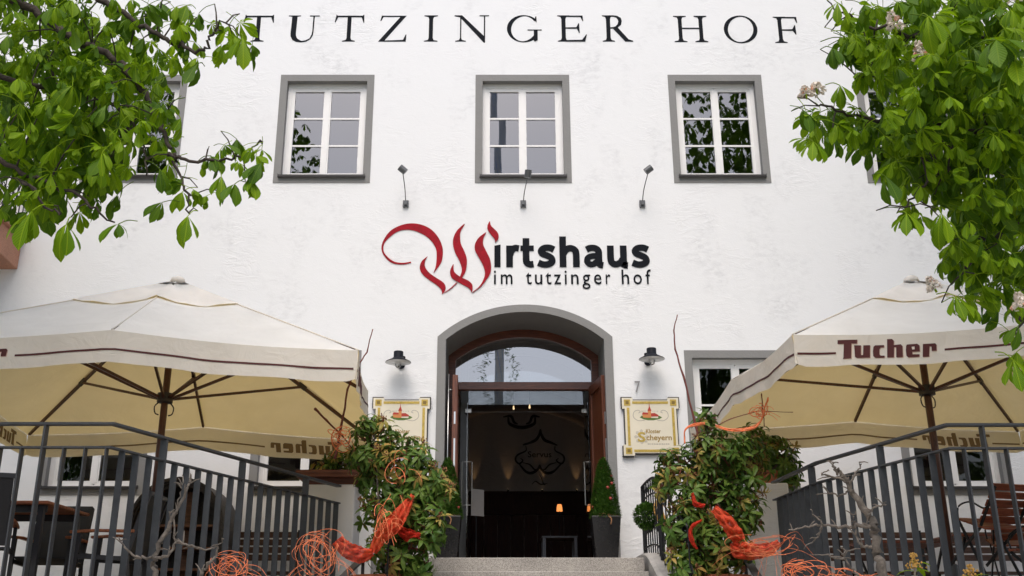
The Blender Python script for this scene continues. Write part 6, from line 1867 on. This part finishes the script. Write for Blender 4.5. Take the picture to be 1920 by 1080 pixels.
chestnut((5.0, 3.2, 0.001), 'horse chestnut tree with white blossom candles hanging in from the right', RB,
         [(1868, 75, 2.9, 1.0, 190), (1900, 110, 2.9, .95, 160), (1700, 400, 4.3, .9, 180), (1525, 265, 4.6, .9, 190), (1505, 205, 4.6, .9, 190), (1575, 160, 4.6, .9, 200), (1560, 90, 4.6, .9, 190), (1660, 330, 4.4, 1.0, 180), (1790, 555, 4.4, .9, 190), (1900, 675, 4.2, 1.0, 180), (1570, 5, 4.7, .9, 190), (1740, 30, 4.0, 1.1, 170), (1765, 400, 4.3, 1.0, 170)],
         [([(1990, 240, 4.7), (1880, 250, 4.8), (1780, 235, 4.8), (1680, 225, 4.8), (1590, 215, 4.8), (1530, 195, 4.75)], .020, .005),
          ([(1990, 60, 4.7), (1860, 70, 4.8), (1740, 70, 4.8), (1640, 50, 4.8), (1570, 20, 4.8)], .020, .005),
          ([(1880, 250, 4.8), (1800, 300, 4.7), (1730, 350, 4.6), (1700, 385, 4.5)], .012, .004),
          ([(1990, 380, 4.8), (1900, 420, 4.8), (1840, 470, 4.8), (1800, 520, 4.7)], .016, .004),
          ([(1990, 500, 4.8), (1930, 560, 4.7), (1905, 630, 4.6)], .010, .004),
          ([(1740, 70, 4.8), (1660, 110, 4.7), (1600, 150, 4.6)], .010, .004)],
         ((7.9, 5.0, 9.9), (4.6, 5.6, 6.2)),
         [([(5.0, 3.2, 0.001), (5.05, 3.2, 1.5), (4.95, 3.3, 3.2), (5.2, 3.2, 6.0), (6.0, 3.0, 12)], .34, .06),
          ([(4.97, 3.3, 3.1), (4.2, 4.0, 3.9), tuple(at(1990, 240, 4.7))], .11, .022),
          ([(4.97, 3.3, 3.6), (4.3, 4.0, 4.8), tuple(at(1990, 60, 4.7))], .11, .022),
          ([(4.97, 3.3, 2.5), (4.2, 4.0, 3.2), tuple(at(1990, 380, 4.8))], .09, .018),
          ([(4.97, 3.3, 2.3), (4.1, 4.0, 2.8), tuple(at(1990, 500, 4.8))], .08, .012),
          ([(5.2, 3.2, 6.0), (6.8, 2.4, 8.6), (7.6, 2.0, 10.5)], .13, .03), ([(5.3, 3.2, 6.5), (5.0, 2.0, 9.5), (5.4, 1.5, 12.5)], .12, .03)],
         290, 450, 10500, [(1682, 62, 4.3, .13, -.15), (1732, 118, 4.2, .11, -.2), (1513, 185, 4.6, .07, -.1), (1532, 175, 4.6, .07, .1), (1756, 548, 4.5, .08, -.3), (1914, 585, 4.3, .09, 0), (1908, 5, 3.2, .09, .1)], 22)

# ================================================================== MAYPOLE ACROSS THE STREET (seen mirrored in the glass)
mp = thing('maypole', (0.10, -6.0, 0.001), 'tall blue and white maypole mirrored in the door fanlight', 'maypole')
MB().lathe([(.20, 0), (.11, 24), (.0, 24.1)], (0.10, -6.0, .001), 18).build('pole', M['polewhite'], mp, smooth=True)
stp = MB()
pr = []
for i in range(240):
    h = i / 239 * 23.5; a = h * 1.1; rr = .203 - .09 * h / 24
    pr.append((h, a, rr))
vs = []
for h, a, rr in pr:
    for da in (0, 1.1, 2.2, 3.3, 4.4): vs.append((0.10 + rr * math.cos(a + da), -6.0 + rr * math.sin(a + da), h + .001))
stp.add(vs, [(i * 5 + k, i * 5 + k + 1, (i + 1) * 5 + k + 1, (i + 1) * 5 + k) for i in range(239) for k in range(4)])
stp.build('blue_stripe', M['poleblue'], mp, smooth=True, fixn=False)
for sx in (-1, 1):
    def fng(r, sx=sx):
        h = r.uniform(3, 13.5); return Vector((0.10 + sx * (.42 + .18 * math.sin(h * 3.1)) + r.gauss(0, .10), -6 + r.gauss(0, .1), h)), Vector((sx, 0, .3))
    box_leaf_cloud('garland', fng, 900, .06, mp, 5 + sx)
